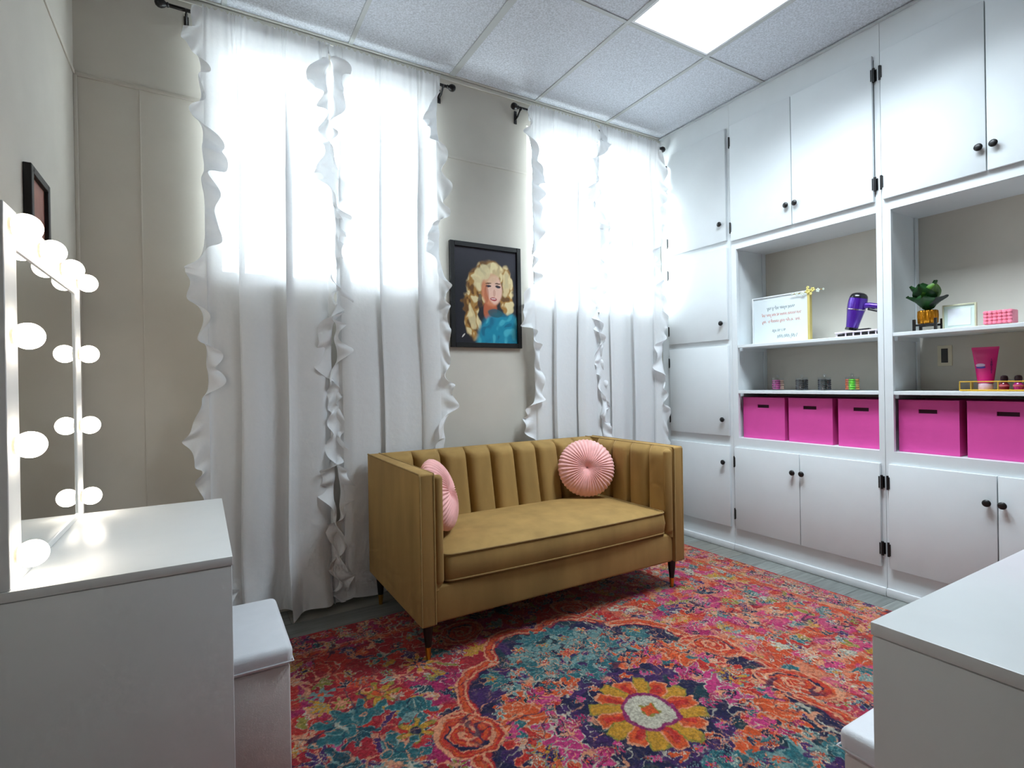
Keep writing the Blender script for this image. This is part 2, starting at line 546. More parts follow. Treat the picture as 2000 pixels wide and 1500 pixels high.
# ================================================================== CURTAINS
def curtain(name, x0, x1, seed, label, flare=0.0, lean=0.0):
    rs = np.random.RandomState(seed)
    w = x1 - x0
    zt, zb = 2.966, 0.012
    nz_, nu = 130, 190
    zz = np.concatenate([np.linspace(zt, 2.87, 22), np.linspace(2.865, zb, nz_ - 22)])
    u = np.linspace(0, 1, nu)
    nf = 5
    ph = rs.uniform(0, 2 * PI, 8)
    amp = rs.uniform(.5, 1.0, 8)
    yc = 2.882
    fo_k = rs.uniform(.6, 1.3, 24)
    def f(uu, zz_):
        k = np.clip((zt - zz_) / 2.9, 0, 1)
        wob = .03 * np.sin(2.1 * zz_ + ph[0]) + .02 * np.sin(4.7 * zz_ + ph[1])
        s = uu + wob * .35
        big = (amp[0] * np.sin(2 * PI * nf * .5 * s + ph[2]) + amp[1] * np.sin(2 * PI * nf * .82 * s + ph[3]) + .6 * amp[2] * np.sin(2 * PI * nf * 1.35 * s + ph[4]))
        gath = np.sin(2 * PI * 23 * uu + 3 * np.sin(7 * uu + ph[5])) * (.5 + .5 * np.sin(2 * PI * 9 * uu + ph[6]))
        gw = np.exp(-((zt - zz_) / .16) ** 1.2)
        gw2 = np.exp(-((zt - zz_) / .12) ** 3)
        y = yc - .012 * gw2 - (.0145 * big) * (.2 + .85 * k) - .005 * gath * gw
        # narrow S-pleats (cloth folds back over itself)
        pa = 2 * PI * 2.6 * s + ph[3] + .6
        y = y + .011 * np.sin(pa) * np.clip(k * 6, 0, 1)
        dx = .058 * np.sin(pa) * (.45 + .55 * np.clip(k * 4, 0, 1)) + .004 * np.sin(2 * PI * nf * 2.3 * s + ph[7]) * np.clip(k * 6, 0, 1)
        edge = np.minimum(uu, 1 - uu) * 8
        dx = dx * np.clip(edge, 0, 1)
        x = x0 + w * uu + dx + lean * k
        fl_ = np.clip((.42 - zz_) / .42, 0, 1) ** 1.7
        y = y - flare * fl_ * (.6 + .4 * np.sin(2 * PI * 1.7 * uu + ph[1])) - flare * .35 * fl_ * np.sin(2 * PI * 6 * uu + 5 * zz_)
        y = np.clip(y, 2.60, 2.925)
        return x, y
    root = thing(name, ((x0 + x1) / 2, yc, 0), label, 'curtain', 'ruffled white window curtains')
    P = np.zeros((nz_, nu, 3))
    for i, z in enumerate(zz):
        x, y = f(u, z)
        hem = 0.0
        P[i, :, 0], P[i, :, 1] = x, y
        P[i, :, 2] = z + (0.0 if z > .2 else .012 * np.sin(2 * PI * 3.3 * u + ph[2]) * (1 - z / .2) + .012)
        if i == 0:
            P[i, :, 2] += .006 * np.sin(2 * PI * 31 * u + 2 * np.sin(9 * u))
    part('fabric_panel', MB().grid(P), M_CURTAIN, root, sharp=0)
    hb = np.zeros((6, nu, 3))
    for i in range(6):
        z = zt - .004 - i * .017
        x, y = f(u, z)
        hb[i, :, 0], hb[i, :, 1], hb[i, :, 2] = x, 2.912 + .004 * np.sin(2 * PI * 19 * u + ph[4]), z
    part('rod_pocket', MB().grid(hb), M_CURTAIN, root, sharp=0)
    # ruffles down both edges
    for side, ue in ((-1, 0.0), (1, 1.0)):
        n = 520
        zs = np.linspace(zt - .01, zb + .01, n)
        q = rs.uniform(0, 2 * PI, 8)
        m_ = 9
        R = np.zeros((n, m_, 3))
        for i, z in enumerate(zs):
            ex, ey = f(np.array([ue]), z)
            th = 1.45 + 1.15 * math.sin(6.1 * z + q[0] + 1.2 * math.sin(2.9 * z + q[1])) + .55 * math.sin(17 * z + q[2]) + .35 * math.sin(43 * z + q[4])
            wd = .078 + .018 * math.sin(8.7 * z + q[4]) + .012 * math.sin(33 * z + q[5])
            if z > 2.87:
                wd *= .6
            lim = 2.846 if (flare == 0 and z < .86) else 2.70
            for j in range(m_):
                tt = j / (m_ - 1)
                a = th * (tt ** .5)
                rx = side * wd * tt * math.cos(a) + .010 * math.sin(37 * z + q[3]) * tt
                ry = -wd * .45 * tt * abs(math.sin(a)) - .013 * math.sin(58 * z + 4 * tt + q[6]) * tt
                zz2 = z + .026 * tt * math.sin(13 * z + q[7]) + .010 * tt * math.sin(41 * z + q[1])
                R[i, j] = (min(ex[0] + rx, 3.082), min(max(ey[0] + ry, lim), 2.93), min(max(zz2, .012), zt))
        part('ruffle', MB().grid(R), M_CURTAIN, root, sharp=0)
    return root

curtain('ruffled_curtain', 0.030, 0.590, 11, 'sheer white ruffled curtain panel hanging nearest the vanity mirror', flare=.085)
curtain('ruffled_curtain', 0.630, 1.205, 23, 'sheer white ruffled curtain panel just beside the framed portrait, towards the vanity', flare=0.0)
curtain('ruffled_curtain', 1.870, 2.405, 37, 'sheer white ruffled curtain panel between the portrait and the corner curtain', flare=0.0)
curtain('ruffled_curtain', 2.445, 2.995, 41, 'sheer white ruffled curtain panel touching the white cabinets in the corner', flare=0.0)

def rod(xa, xb, label, finials, wall_bracket):
    z, y = 2.932, 2.890
    t = thing('curtain_rod', ((xa + xb) / 2, y, z), label, 'curtain rod', 'black curtain rods')
    part('rod', MB().tube([(xa, y, z), (xb, y, z)], .0085, 12), M_BLACK, t)
    for x, s, on in ((xa, -1, finials[0]), (xb, 1, finials[1])):
        if on:
            part('finial', MB().lathe([(.0085, 0), (.012, .004), (.009, .010), (.016, .018), (.021, .030), (.0205, .042), (.014, .052), (.004, .056)],
                                      (x, y, z), 'x', 18, Matrix.Identity(3) if s > 0 else Matrix.Rotation(PI, 3, 'Z')), M_BLACK, t)
    for x in wall_bracket:
        part('bracket', MB().box((x - .010, YB - .006, z - .075), (x + .010, YB - .0005, z + .010), .002)
             .tube([(x, YB - .004, z - .045), (x, YB - .04, z - .035), (x, y + .006, z - .012)], .006, 8)
             .tube([(x, y + .013, z - .002), (x, y + .008, z - .013), (x, y - .006, z - .0145), (x, y - .014, z - .003)], .0045, 8), M_BLACK, t)
    return t
rod(-.102, 1.285, 'long black curtain rod nearer the vanity mirror', (1, 1), (-.035, 1.262))
rod(1.785, 3.04, 'black curtain rod ending against the white cabinets', (1, 1), (1.80,))

# ================================================================== SOFA
SX0, SX1, SY0, SY1, SZ0, SZ1 = .758, 2.292, 2.045, 2.828, .163, .795
sofa = thing('loveseat_sofa', ((SX0 + SX1) / 2, (SY0 + SY1) / 2, 0), 'camel velvet loveseat with channel-tufted back and black tapered legs', 'sofa')
AW = 0.066        # outer arm shell
def soft(a, b, bev, seg=4):
    return MB().box(a, b, bev, seg)
part('base', soft((SX0 + AW + .001, SY0 + .018, SZ0), (SX1 - AW - .001, SY1 - .01, .318), .012), M_VELVET, sofa)
part('arm', soft((SX0, SY0, SZ0), (SX0 + AW, SY1, SZ1), .010), M_VELVET, sofa)
part('arm', soft((SX1 - AW, SY0, SZ0), (SX1, SY1, SZ1), .010), M_VELVET, sofa)
part('back_shell', soft((SX0 + AW + .001, SY1 - .06, SZ0), (SX1 - AW - .001, SY1, SZ1), .010), M_VELVET, sofa)
def piping(pts, r=.0042):
    return MB().tube(pts, r, 8)
for s, xo in ((0, SX0), (1, SX1 - AW)):
    for xx in (xo + .003, xo + AW - .003):
        part('piping', piping([(xx, SY0 + .002, SZ0 + .006), (xx, SY0 + .001, SZ1 - .012), (xx, SY0 + .006, SZ1 - .003), (xx, SY1 - .006, SZ1 - .001)]), M_VELVET2, sofa)

def channel(axis, c0, c1, depth_dir, face, z0, z1, thick, lean):
    """padded vertical channel: across axis from c0..c1, bulging towards depth_dir from the face plane"""
    nu, nv = 15, 22
    P = np.zeros((nv, nu, 3))
    for i in range(nv):
        v = i / (nv - 1)
        z = z0 + (z1 - z0) * v
        prof = thick
        top = max(0, (v - .88) / .12)
        prof *= math.sqrt(max(0.0, 1 - top ** 2.4)) * .96 + .04
        zz = z if v < .88 else z
        for j in range(nu):
            uu = -1 + 2 * j / (nu - 1)
            d = prof * (1 - abs(uu) ** 3.2) ** .55 if abs(uu) < 1 else 0
            d = d * .55 + prof * .45 * (1 - abs(uu) ** 8)
            c = (c0 + c1) / 2 + uu * (c1 - c0) / 2
            off = face + depth_dir * (d + lean * (1 - v))
            P[i, j] = (c, off, zz) if axis == 'x' else (off, c, zz)
    g = MB().grid(P)
    # closed at the back
    back = []
    n = len(g.v)
    return g
# back channels
bx0, bx1 = SX0 + AW + .002, SX1 - AW - .002
NCH = 9
for k in range(NCH):
    a = bx0 + (bx1 - bx0) * k / NCH
    b = bx0 + (bx1 - bx0) * (k + 1) / NCH
    part('back_channel', channel('x', a, b, -1, SY1 - .058, .40, SZ1 + .001, .085, .075), M_VELVET, sofa, sharp=0)
# inside arm channels
for s in (0, 1):
    face = SX0 + AW if s == 0 else SX1 - AW
    dd = 1 if s == 0 else -1
    ya, yb_ = SY0 + .012, SY1 - .15
    for k in range(4):
        a = ya + (yb_ - ya) * k / 4
        b = ya + (yb_ - ya) * (k + 1) / 4
        part('arm_channel', channel('y', a, b, dd, face, .30, SZ1 - .003, .046, .004), M_VELVET, sofa, sharp=0)
    part('arm_pad', soft((min(face, face + dd * .044), SY0 + .006, .322), (max(face, face + dd * .044), SY0 + .05, SZ1 - .012), .02, 5), M_VELVET, sofa)

# seat cushion with a soft crown
def cushion(x0, x1, y0, y1, z0, z1):
    nx, nyy = 48, 30
    top = np.zeros((nyy, nx, 3))
    g = MB()
    def ring(z, ins, crown):
        pass
    bm = bmesh.new()
    bmesh.ops.create_grid(bm, x_segments=40, y_segments=24, size=1)
    bm.free()
    levels = [(0.0, .02, 0), (.0, .006, 0), (.10, 0, 0), (.5, -.006, 0), (.90, 0, 0), (1.0, .006, 0), (1.0, .02, 0)]
    Nr = 120
    def outline(k):
        # rounded rectangle parameter
        per = []
        hw, hd, r = (x1 - x0) / 2, (y1 - y0) / 2, .035
        for q, (cx_, cy2) in enumerate(((hw - r, hd - r), (-hw + r, hd - r), (-hw + r, -hd + r), (hw - r, -hd + r))):
            for i in range(9):
                a = q * PI / 2 + i / 8 * PI / 2
                per.append((cx_ + r * math.cos(a), cy2 + r * math.sin(a)))
        out = []
        for i in range(len(per)):
            p, q2 = per[i], per[(i + 1) % len(per)]
            L = math.hypot(q2[0] - p[0], q2[1] - p[1])
            n = max(1, int(L / .05))
            for j in range(n):
                out.append((p[0] + (q2[0] - p[0]) * j / n, p[1] + (q2[1] - p[1]) * j / n))
        return out
    base = outline(0)
    cx, cyy = (x0 + x1) / 2, (y0 + y1) / 2
    rows = []
    H_ = z1 - z0
    def crown(x, y):
        a = min(1, max(0, 1 - abs(x / ((x1 - x0) / 2)) ** 4)); b = min(1, max(0, 1 - abs(y / ((y1 - y0) / 2)) ** 4))
        return .030 * (a * b) ** .6
    for t_, ins, c in levels:
        s = 1 - ins / .3
        rows.append([(cx + px * (1 - ins / ((x1 - x0) / 2)), cyy + py * (1 - ins / ((y1 - y0) / 2)) - (.018 * (1 - (px / ((x1 - x0) / 2)) ** 2) if py < 0 else 0), z0 + H_ * t_) for px, py in base])
    for k in range(1, 13):
        s = 1 - k / 12 * .999
        rows.append([(cx + px * s * .97, cyy + py * s * .95 - (.018 * s * (1 - (px / ((x1 - x0) / 2)) ** 2) if py < 0 else 0), z1 + crown(px * s, py * s)) for px, py in base])
    g.grid(np.array(rows), close_u=True)
    return g, [(cx + px * .998, cyy + py * .998 - (.018 * (1 - (px / ((x1 - x0) / 2)) ** 2) if py < 0 else 0)) for px, py in base]
cx0, cx1 = SX0 + AW + .048, SX1 - AW - .048
cg, ol = cushion(cx0, cx1, SY0 + .018, SY1 - .17, .322, .440)
cu = part('seat_cushion', cg, M_VELVET, sofa, sharp=0)
part('piping', piping([(p[0], p[1], .440) for p in ol + ol[:1]]), M_VELVET2, cu)
part('piping', piping([(p[0], p[1], .330) for p in ol + ol[:1]]), M_VELVET2, cu)
for (x, y, dx, dy) in ((SX0 + .045, SY0 + .05, -.012, -.012), (SX1 - .045, SY0 + .05, .0, -.012), (SX0 + .045, SY1 - .05, -.012, .0), (SX1 - .045, SY1 - .05, .0, .0)):
    zb = .0098 if y < 2.6 else .0002
    L = part('leg', MB().lathe([(.013, zb + .052), (.024, SZ0 + .002)], (x, y, 0), 'z', 16), M_WOOD, sofa, 'black tapered leg')
    part('leg_tip', MB().lathe([(.0095, zb), (.0132, zb + .052)], (x, y, 0), 'z', 16), M_BRASS, L, 'brass leg tip')

# ---- round pleated pillows
def pillow(loc, rot, label, r=.172, T=.062):
    o = thing('round_pillow', loc, label, 'pillow', 'pink round pillows on the sofa')
    o.rotation_euler = rot
    nth, nr = 264, 30
    PL = 44
    rows = []
    rs = np.random.RandomState(3)
    jit = rs.uniform(-.5, .5, PL + 1)
    for sgn in (1, -1):
        rr = np.linspace(.03, 1, nr) if sgn > 0 else np.linspace(1, .03, nr)[1:]
        for q in rr:
            row = []
            for k in range(nth):
                th = 2 * PI * k / nth
                thick = T * (1 - q ** 3.2) ** .62 if q < 1 else 0.0
                thick += .018 * (1 - q ** 2) * 0 
                dim = .045 * math.exp(-(q / .16) ** 1.3)
                pi_ = int(k / nth * PL)
                pl = math.sin(PL * th + .9 * math.sin(5 * th) + 1.1 * q * math.sin(3 * th))
                ripple = .0042 * (abs(pl) ** .7 * (1 if pl > 0 else -1)) * min(1, q * 2.2) * (1 - .25 * q)
                z = sgn * (thick - dim + .008 * (1 - q)) + sgn * ripple * (.4 + .6 * (1 - q ** 6))
                R_ = r * (q + (.014 * pl if q > .8 else 0) * (q - .8) / .2)
                row.append((R_ * math.cos(th), R_ * math.sin(th), z))
            rows.append(row)
    part('cover', MB().grid(np.array(rows), close_u=True), M_PINKVEL, o, local=True, sharp=0)
    part('button', MB().lathe([(.002, .008), (.012, .012), (.014, .019), (.010, .025), (.002, .027)], (0, 0, -.001), 'z', 16), M_PINKVEL, o, local=True)
    return o
def face_rot(nrm, roll=0):
    n = Vector(nrm).normalized()
    return n.to_track_quat('Z', 'Y').to_euler()
pillow((2.003, 2.533, .640), face_rot((-.42, -.87, .24)), 'pink pleated round pillow near the cabinet end of the sofa')
pillow((0.960, 2.33, .640), face_rot((.80, -.55, .30)), 'pink pleated round pillow partly hidden behind the sofa arm')

# ================================================================== RUG
RX0, RX1, RY0, RY1 = -.145, 2.912, .165, 2.607
def vnoise(x, y, sc, seed):
    rs = np.random.RandomState(seed)
    N = 256
    G = rs.rand(N, N)
    x = x * sc + 1000; y = y * sc + 1000
    xi = np.floor(x).astype(int); yi = np.floor(y).astype(int)
    fx = x - xi; fy = y - yi
    fx = fx * fx * (3 - 2 * fx); fy = fy * fy * (3 - 2 * fy)
    a = G[xi % N, yi % N]; b = G[(xi + 1) % N, yi % N]; c = G[xi % N, (yi + 1) % N]; d = G[(xi + 1) % N, (yi + 1) % N]
    return (a * (1 - fx) + b * fx) * (1 - fy) + (c * (1 - fx) + d * fx) * fy
def sstep(a, b, x):
    t_ = np.clip((x - a) / (b - a), 0, 1)
    return t_ * t_ * (3 - 2 * t_)
def rug():
    st = .0034
    nx, ny_ = int((RX1 - RX0) / st) + 1, int((RY1 - RY0) / st) + 1
    gxs, gys = np.linspace(RX0, RX1, nx), np.linspace(RY0, RY1, ny_)
    X, Y = np.meshgrid(gxs, gys)
    L = lambda *c: np.array(lin(c))
    crim, mag, ora, scar = L(176, 22, 42), L(176, 20, 92), L(222, 84, 30), L(200, 40, 32)
    teal, dteal, aqua, must, oliv = L(36, 108, 116), L(20, 76, 92), L(120, 156, 152), L(206, 148, 36), L(150, 138, 52)
    navy, purp, peach, pink, pale = L(24, 24, 70), L(74, 34, 104), L(234, 156, 116), L(206, 52, 122), L(206, 198, 176)
    wx = X + .020 * (vnoise(X, Y, 22, 1) - .5) + .010 * (vnoise(X, Y, 60, 2) - .5) + .006 * (vnoise(X, Y, 170, 51) - .5)
    wy = Y + .020 * (vnoise(X, Y, 22, 3) - .5) + .010 * (vnoise(X, Y, 60, 4) - .5) + .006 * (vnoise(X, Y, 170, 52) - .5)
    CX, CY = 1.33, 1.355
    U, V = wx - CX, wy - CY
    img = np.zeros(X.shape + (3,))
    n1 = vnoise(wx, wy, 7, 5); n2 = vnoise(wx, wy, 11, 6)
    img[:] = crim
    def blend(mask, col):
        nonlocal img
        m_ = np.clip(mask, 0, 1)[..., None]
        img = img * (1 - m_) + np.asarray(col) * m_
    blend(sstep(.52, .62, n1), mag)
    blend(sstep(.62, .70, n2), scar)
    # orange and dusty weave towards the cabinets
    far = sstep(1.55, 2.15, wx + .25 * (vnoise(wx, wy, 4, 8) - .5))
    blend(far * sstep(.45, .6, vnoise(wx, wy, 10, 9)) * .8, ora)
    blend(far * sstep(.6, .7, vnoise(wx, wy, 17, 10)) * .6, peach)
    blend(far * sstep(.6, .72, vnoise(wx, wy, 16, 12)) * .8, pink)
    ia = lambda v, lo, step: int(np.clip((v - lo) / step, 0, 1e9))
    dxs, dys = gxs[1] - gxs[0], gys[1] - gys[0]
    def window(cx, cy, R):
        i0, i1 = max(0, int((cx - R - RX0) / dxs)), min(nx, int((cx + R - RX0) / dxs) + 2)
        j0, j1 = max(0, int((cy - R - RY0) / dys)), min(ny_, int((cy + R - RY0) / dys) + 2)
        return (slice(j0, j1), slice(i0, i1)) if i1 > i0 and j1 > j0 else None
    def put(sl, mask, col):
        m_ = np.clip(mask, 0, 1)[..., None]
        img[sl] = img[sl] * (1 - m_) + col * m_
    def flower(cx, cy, R, n, c1, c2, outl, rot=0.0, asp=1.0):
        sl = window(cx, cy, R * 1.3)
        if sl is None: return
        a, b = wx[sl] - cx, (wy[sl] - cy) * asp
        r = np.hypot(a, b); th = np.arctan2(b, a) + rot
        s_ = R * (.66 + .34 * np.cos(n * th))
        put(sl, sstep(1.04, .98, r / s_), outl)
        put(sl, sstep(.84, .78, r / s_), c1)
        put(sl, sstep(.36 * R, .32 * R, r), outl)
        put(sl, sstep(.28 * R, .24 * R, r), c2)
    def leaf(cx, cy, Ln, wd, ang, col, outl):
        sl = window(cx, cy, Ln)
        if sl is None: return
        a, b = wx[sl] - cx, wy[sl] - cy
        p = a * math.cos(ang) + b * math.sin(ang); q = -a * math.sin(ang) + b * math.cos(ang)
        k = p / Ln
        ww = wd * np.clip(1 - k ** 2 * 4, 0, 1) ** .8 * (1 + .3 * np.sin(18 * k + 1))
        d = np.abs(q + .25 * wd * np.sin(5 * k)) / np.maximum(ww, 1e-5)
        put(sl, sstep(1.08, .95, d) * (np.abs(k) < .5), outl)
        put(sl, sstep(.84, .74, d) * (np.abs(k) < .47), col)
    def spray(cx, cy, R, n, col, outl, a0):
        for q in range(n):
            a_ = a0 + (q - (n - 1) / 2) * .62
            leaf(cx + math.cos(a_) * R * .5, cy + math.sin(a_) * R * .5, R, R * .17, a_, col, outl)
    def swirl(cx, cy, R, ang, asp):
        sl = window(cx, cy, R * 1.5)
        if sl is None: return
        a, b = wx[sl] - cx, wy[sl] - cy
        p = a * math.cos(ang) + b * math.sin(ang); q = (-a * math.sin(ang) + b * math.cos(ang)) * asp
        q = q + .25 * p * p / R
        r = np.hypot(p, q) / R; th = np.arctan2(q, p)
        inn = sstep(1.03, .98, r)
        put(sl, inn, scar)
        sp = np.sin(2 * PI * (r * 2.6) - th)
        put(sl, inn * sstep(.35, .65, sp), peach)
        put(sl, inn * sstep(-.55, -.8, sp) * sstep(.75, .6, r), ora)
        put(sl, sstep(.045, .03, np.abs(r - .97)), peach)
        put(sl, sstep(.045, .03, np.abs(r - .80)), ora)
        put(sl, sstep(.06, .04, np.abs(r - .58)) * (th > 0), navy)
    rs = random.Random(21)
    pal = [teal, teal, dteal, aqua, must, must, oliv, peach, pink, ora, navy, purp]
    palr = [aqua, peach, ora, must, pink, teal, pale, navy, scar, purp, oliv, pink]
    # field motifs
    gxp = RX0 + .05
    pts = []
    while gxp < RX1:
        gyp = RY0 + .05
        while gyp < RY1:
            pts.append((gxp + rs.uniform(-.04, .04), gyp + rs.uniform(-.04, .04)))
            gyp += .078
        gxp += .078
    rs.shuffle(pts)
    for (px, py) in pts:
        fade = (px - 1.5) / .6
        pp = palr if rs.random() < fade else pal
        c1, c2 = rs.choice(pp), rs.choice([ora, must, crim, navy, peach])
        outl = rs.choice([peach, pale, aqua, pale])
        k = rs.random()
        if k < .34:
            flower(px, py, rs.uniform(.024, .046), rs.choice([5, 6, 8]), c1, c2, outl, rs.uniform(0, 6), rs.uniform(.8, 1.2))
        elif k < .76:
            spray(px, py, rs.uniform(.045, .085), rs.choice([2, 3, 4, 5]), c1, outl, rs.uniform(0, 6.28))
        elif k < .9:
            leaf(px, py, rs.uniform(.06, .13), rs.uniform(.010, .022), rs.uniform(0, 6.28), c1, outl)
    for q in range(620):
        px, py = rs.uniform(1.5, RX1), rs.uniform(.7, RY1)
        c1 = rs.choice([aqua, teal, navy, purp, must, pale, pink, oliv, peach, aqua, navy, dteal])
        if rs.random() < .5:
            flower(px, py, rs.uniform(.014, .030), rs.choice([4, 5, 6]), c1, rs.choice([ora, crim, pale]), rs.choice([pale, peach, aqua]), rs.uniform(0, 6))
        else:
            spray(px, py, rs.uniform(.03, .055), rs.choice([2, 3]), c1, rs.choice([pale, peach]), rs.uniform(0, 6.28))
    # border bands
    edge = np.minimum(np.minimum(wx - RX0, RX1 - wx), np.minimum(wy - RY0, RY1 - wy))
    for px, py in pts:
        e = min(px - RX0, RX1 - px, py - RY0, RY1 - py)
        if e < .20:
            for q in range(3):
                flower(px + rs.uniform(-.04, .04), py + rs.uniform(-.04, .04), rs.uniform(.016, .030), rs.choice([4, 5, 6]),
                       rs.choice([navy, purp, pink, teal, aqua, must, peach, navy]), rs.choice([ora, peach, crim]), rs.choice([pale, peach, pink]), rs.uniform(0, 6))
    blend(sstep(.014, .010, np.abs(edge - .205)) * .8, ora)
    blend(sstep(.006, .004, np.abs(edge - .185)) * .7, peach)
    # a few placed flowers in the red field
    flower(.76, 2.085, .085, 8, must, ora, peach, 0.3); flower(.76, 2.085, .036, 6, navy, ora, navy)
    flower(.604, 1.69, .070, 6, must, navy, oliv, 0.9)
    flower(.553, 1.96, .085, 7, must, ora, oliv, 0.2)
    spray(.44, 1.80, .17, 5, teal, aqua, 2.0); spray(.40, 1.62, .16, 5, dteal, aqua, 3.4); spray(.47, 1.60, .15, 4, teal, aqua, .2)
    spray(.66, 1.86, .12, 4, teal, aqua, 4.2)
    # medallion
    a = np.arctan2(V / .72, U / .54)
    rho = np.hypot(U / .54, V / .72) / (1 + .12 * (np.abs(np.cos(5 * a)) - .6) + .03 * np.cos(2 * a))
    blend(sstep(1.115, 1.105, rho), scar)
    blend(sstep(.011, .006, np.abs(rho - 1.11)), peach)
    blend(sstep(.016, .010, np.abs(rho - 1.08)), ora)
    blend(sstep(.010, .006, np.abs(rho - 1.045)), peach)
    ins = sstep(1.03, 1.01, rho)
    blend(ins, navy)
    blend(ins * sstep(.5, .62, vnoise(wx, wy, 12, 31)), purp * .8)
    blend(ins * sstep(.62, .72, vnoise(wx, wy, 15, 33)), dteal * .55)
    def sym(fn, u, v, *args):
        for su in (1, -1):
            for sv in (1, -1):
                fn(CX + su * u, CY + sv * v, *args)
    def symspray(u, v, R, n, c, o, a0):
        for su in (1, -1):
            for sv in (1, -1):
                ang = math.atan2(sv * math.sin(a0), su * math.cos(a0))
                spray(CX + su * u, CY + sv * v, R, n, c, o, ang)
    g = lambda k: aqua * .75 + teal * .25
    for (u, v, R, n, c, o, a0) in [
        (.07, .36, .16, 5, aqua, teal, 1.3), (.18, .40, .15, 5, teal, aqua, 1.0), (.10, .52, .14, 5, aqua, teal, 1.7), (.26, .33, .13, 4, aqua, teal, .7),
        (.30, .14, .20, 5, ora, peach, .35), (.38, .05, .16, 4, scar, peach, 0.1), (.27, .05, .15, 4, pink, pale, .3), (.22, .22, .12, 4, pink, peach, .7),
        (.14, .24, .13, 4, ora, peach, 1.2), (.36, .24, .12, 4, ora, peach, .9), (.03, .26, .12, 3, teal, aqua, 1.5), (.33, .44, .10, 4, teal, aqua, .4),
        (.22, .50, .10, 4, aqua, teal, 2.2), (.06, .62, .10, 5, teal, aqua, 1.2), (.42, .14, .08, 4, pink, peach, .2)]:
        symspray(u, v, R, n, c, o, a0)
    for (u, v, R, n, c1, c2, o) in [
        (.27, .44, .036, 6, ora, scar, pale), (.35, .36, .036, 6, aqua, ora, pale), (.38, .47, .028, 5, must, ora, aqua), (.17, .60, .034, 6, ora, must, pale),
        (.13, .46, .034, 6, ora, scar, pale), (.02, .47, .038, 6, scar, ora, peach), (.43, .02, .06, 8, must, ora, aqua), (.42, .02, .034, 12, navy, must, purp),
        (.31, .57, .026, 5, peach, ora, pale), (.05, .58, .026, 5, must, ora, aqua), (.45, .26, .03, 6, aqua, ora, pale)]:
        for su in (1, -1):
            for sv in (1, -1):
                flower(CX + su * u, CY + sv * v, R, n, c1, c2, o, .4)
    for q in range(120):
        u, v = rs.uniform(0, .5), rs.uniform(.0, .66)
        if math.hypot(u / .5, v / .66) > .97 or math.hypot(u, v) < .19: continue
        up = v > .30
        c1 = rs.choice([aqua, teal, aqua, dteal, purp, ora]) if up else rs.choice([ora, scar, pink, mag, teal, navy, peach])
        if rs.random() < .7:
            symspray(u, v, rs.uniform(.03, .055), rs.choice([2, 3]), c1, rs.choice([pale, aqua, peach]), rs.uniform(0, 1.57))
        else:
            sym(flower, u, v, rs.uniform(.014, .024), 5, c1, ora, rs.choice([pale, navy, aqua]))
    # swirls
    swirl(.735, 1.575, .125, 2.2, 1.15)
    swirl(1.93, 1.185, .150, -1.15, 1.7)
    swirl(1.90, 1.545, .135, -1.0, 1.7)
    swirl(1.62, 2.16, .12, 2.6, 1.3); swirl(1.02, 2.24, .12, .6, 1.3)
    # wandering vine lines
    for sd, sc_, cl, th_ in ((71, 15, peach, .028), (72, 21, pale, .022), (73, 17, navy, .034), (74, 25, peach, .022)):
        nn = vnoise(wx, wy, sc_, sd)
        blend(sstep(th_, th_ * .45, np.abs(nn - .5)) * sstep(.35, .6, vnoise(wx, wy, 6, sd + 9)) * .85, cl)
    # centre flower
    r = np.hypot(U, V); th = np.arctan2(V, U)
    for i in range(16):
        t0 = (i + .5) / 16 * 2 * PI
        c = must if i % 2 == 0 else ora
        Rp = .205 if i % 2 == 0 else .195
        p = U * math.cos(t0) + V * math.sin(t0); q = -U * math.sin(t0) + V * math.cos(t0)
        k = np.clip((p - .07) / (Rp - .07), 0, 1)
        hw = .013 + .023 * np.sin(PI * np.clip(k * .78 + .06, 0, 1))
        ok = (p > .06) & (p < Rp)
        blend(ok * sstep(1.05, .95, np.abs(q) / hw), peach if i % 2 else oliv)
        blend(ok * (p < Rp - .008) * sstep(.86, .74, np.abs(q) / hw), c)
        if i % 2:
            blend(ok * (p < Rp - .03) * sstep(.4, .3, np.abs(q) / hw), scar)
    blend(sstep(.104, .100, r), mag * .6 + purp * .4)
    blend(sstep(.089, .085, r), pale)
    blend(sstep(.036, .032, r * (1 + .18 * np.cos(5 * th))), oliv)
    blend(sstep(.028, .024, r * (1 + .2 * np.cos(4 * th))), ora)
    # worn, mottled yarn
    sp = vnoise(X, Y, 150, 41); sp2 = vnoise(X, Y, 60, 43); big = vnoise(X, Y, 5, 44)
    tan = L(196, 162, 138)
    blend(sstep(.55, .85, sp * .6 + sp2 * .4) * (.10 + .22 * far + .1 * big), tan)
    img *= (.34 + .46 * vnoise(X, Y, 190, 45))[..., None]
    blend(sstep(.012, .008, edge), crim * .8)
    Z = .0085 + .0012 * vnoise(X, Y, 120, 46)
    Z[0, :] = Z[-1, :] = .0006; Z[:, 0] = Z[:, -1] = .0006
    co = np.stack([X, Y, Z], -1).reshape(-1, 3)
    me = bpy.data.meshes.new('rug')
    nv = nx * ny_
    nf = (nx - 1) * (ny_ - 1)
    me.vertices.add(nv)
    me.vertices.foreach_set('co', co.astype(np.float32).ravel())
    I = np.arange(nv).reshape(ny_, nx)
    q = np.stack([I[:-1, :-1], I[:-1, 1:], I[1:, 1:], I[1:, :-1]], -1).reshape(-1, 4)
    me.loops.add(nf * 4)
    me.polygons.add(nf)
    me.polygons.foreach_set('loop_start', np.arange(0, nf * 4, 4, dtype=np.int32))
    me.loops.foreach_set('vertex_index', q.astype(np.int32).ravel())
    me.update(calc_edges=True)
    me.polygons.foreach_set('use_smooth', np.ones(nf, bool))
    at = me.color_attributes.new('dye', 'FLOAT_COLOR', 'POINT')
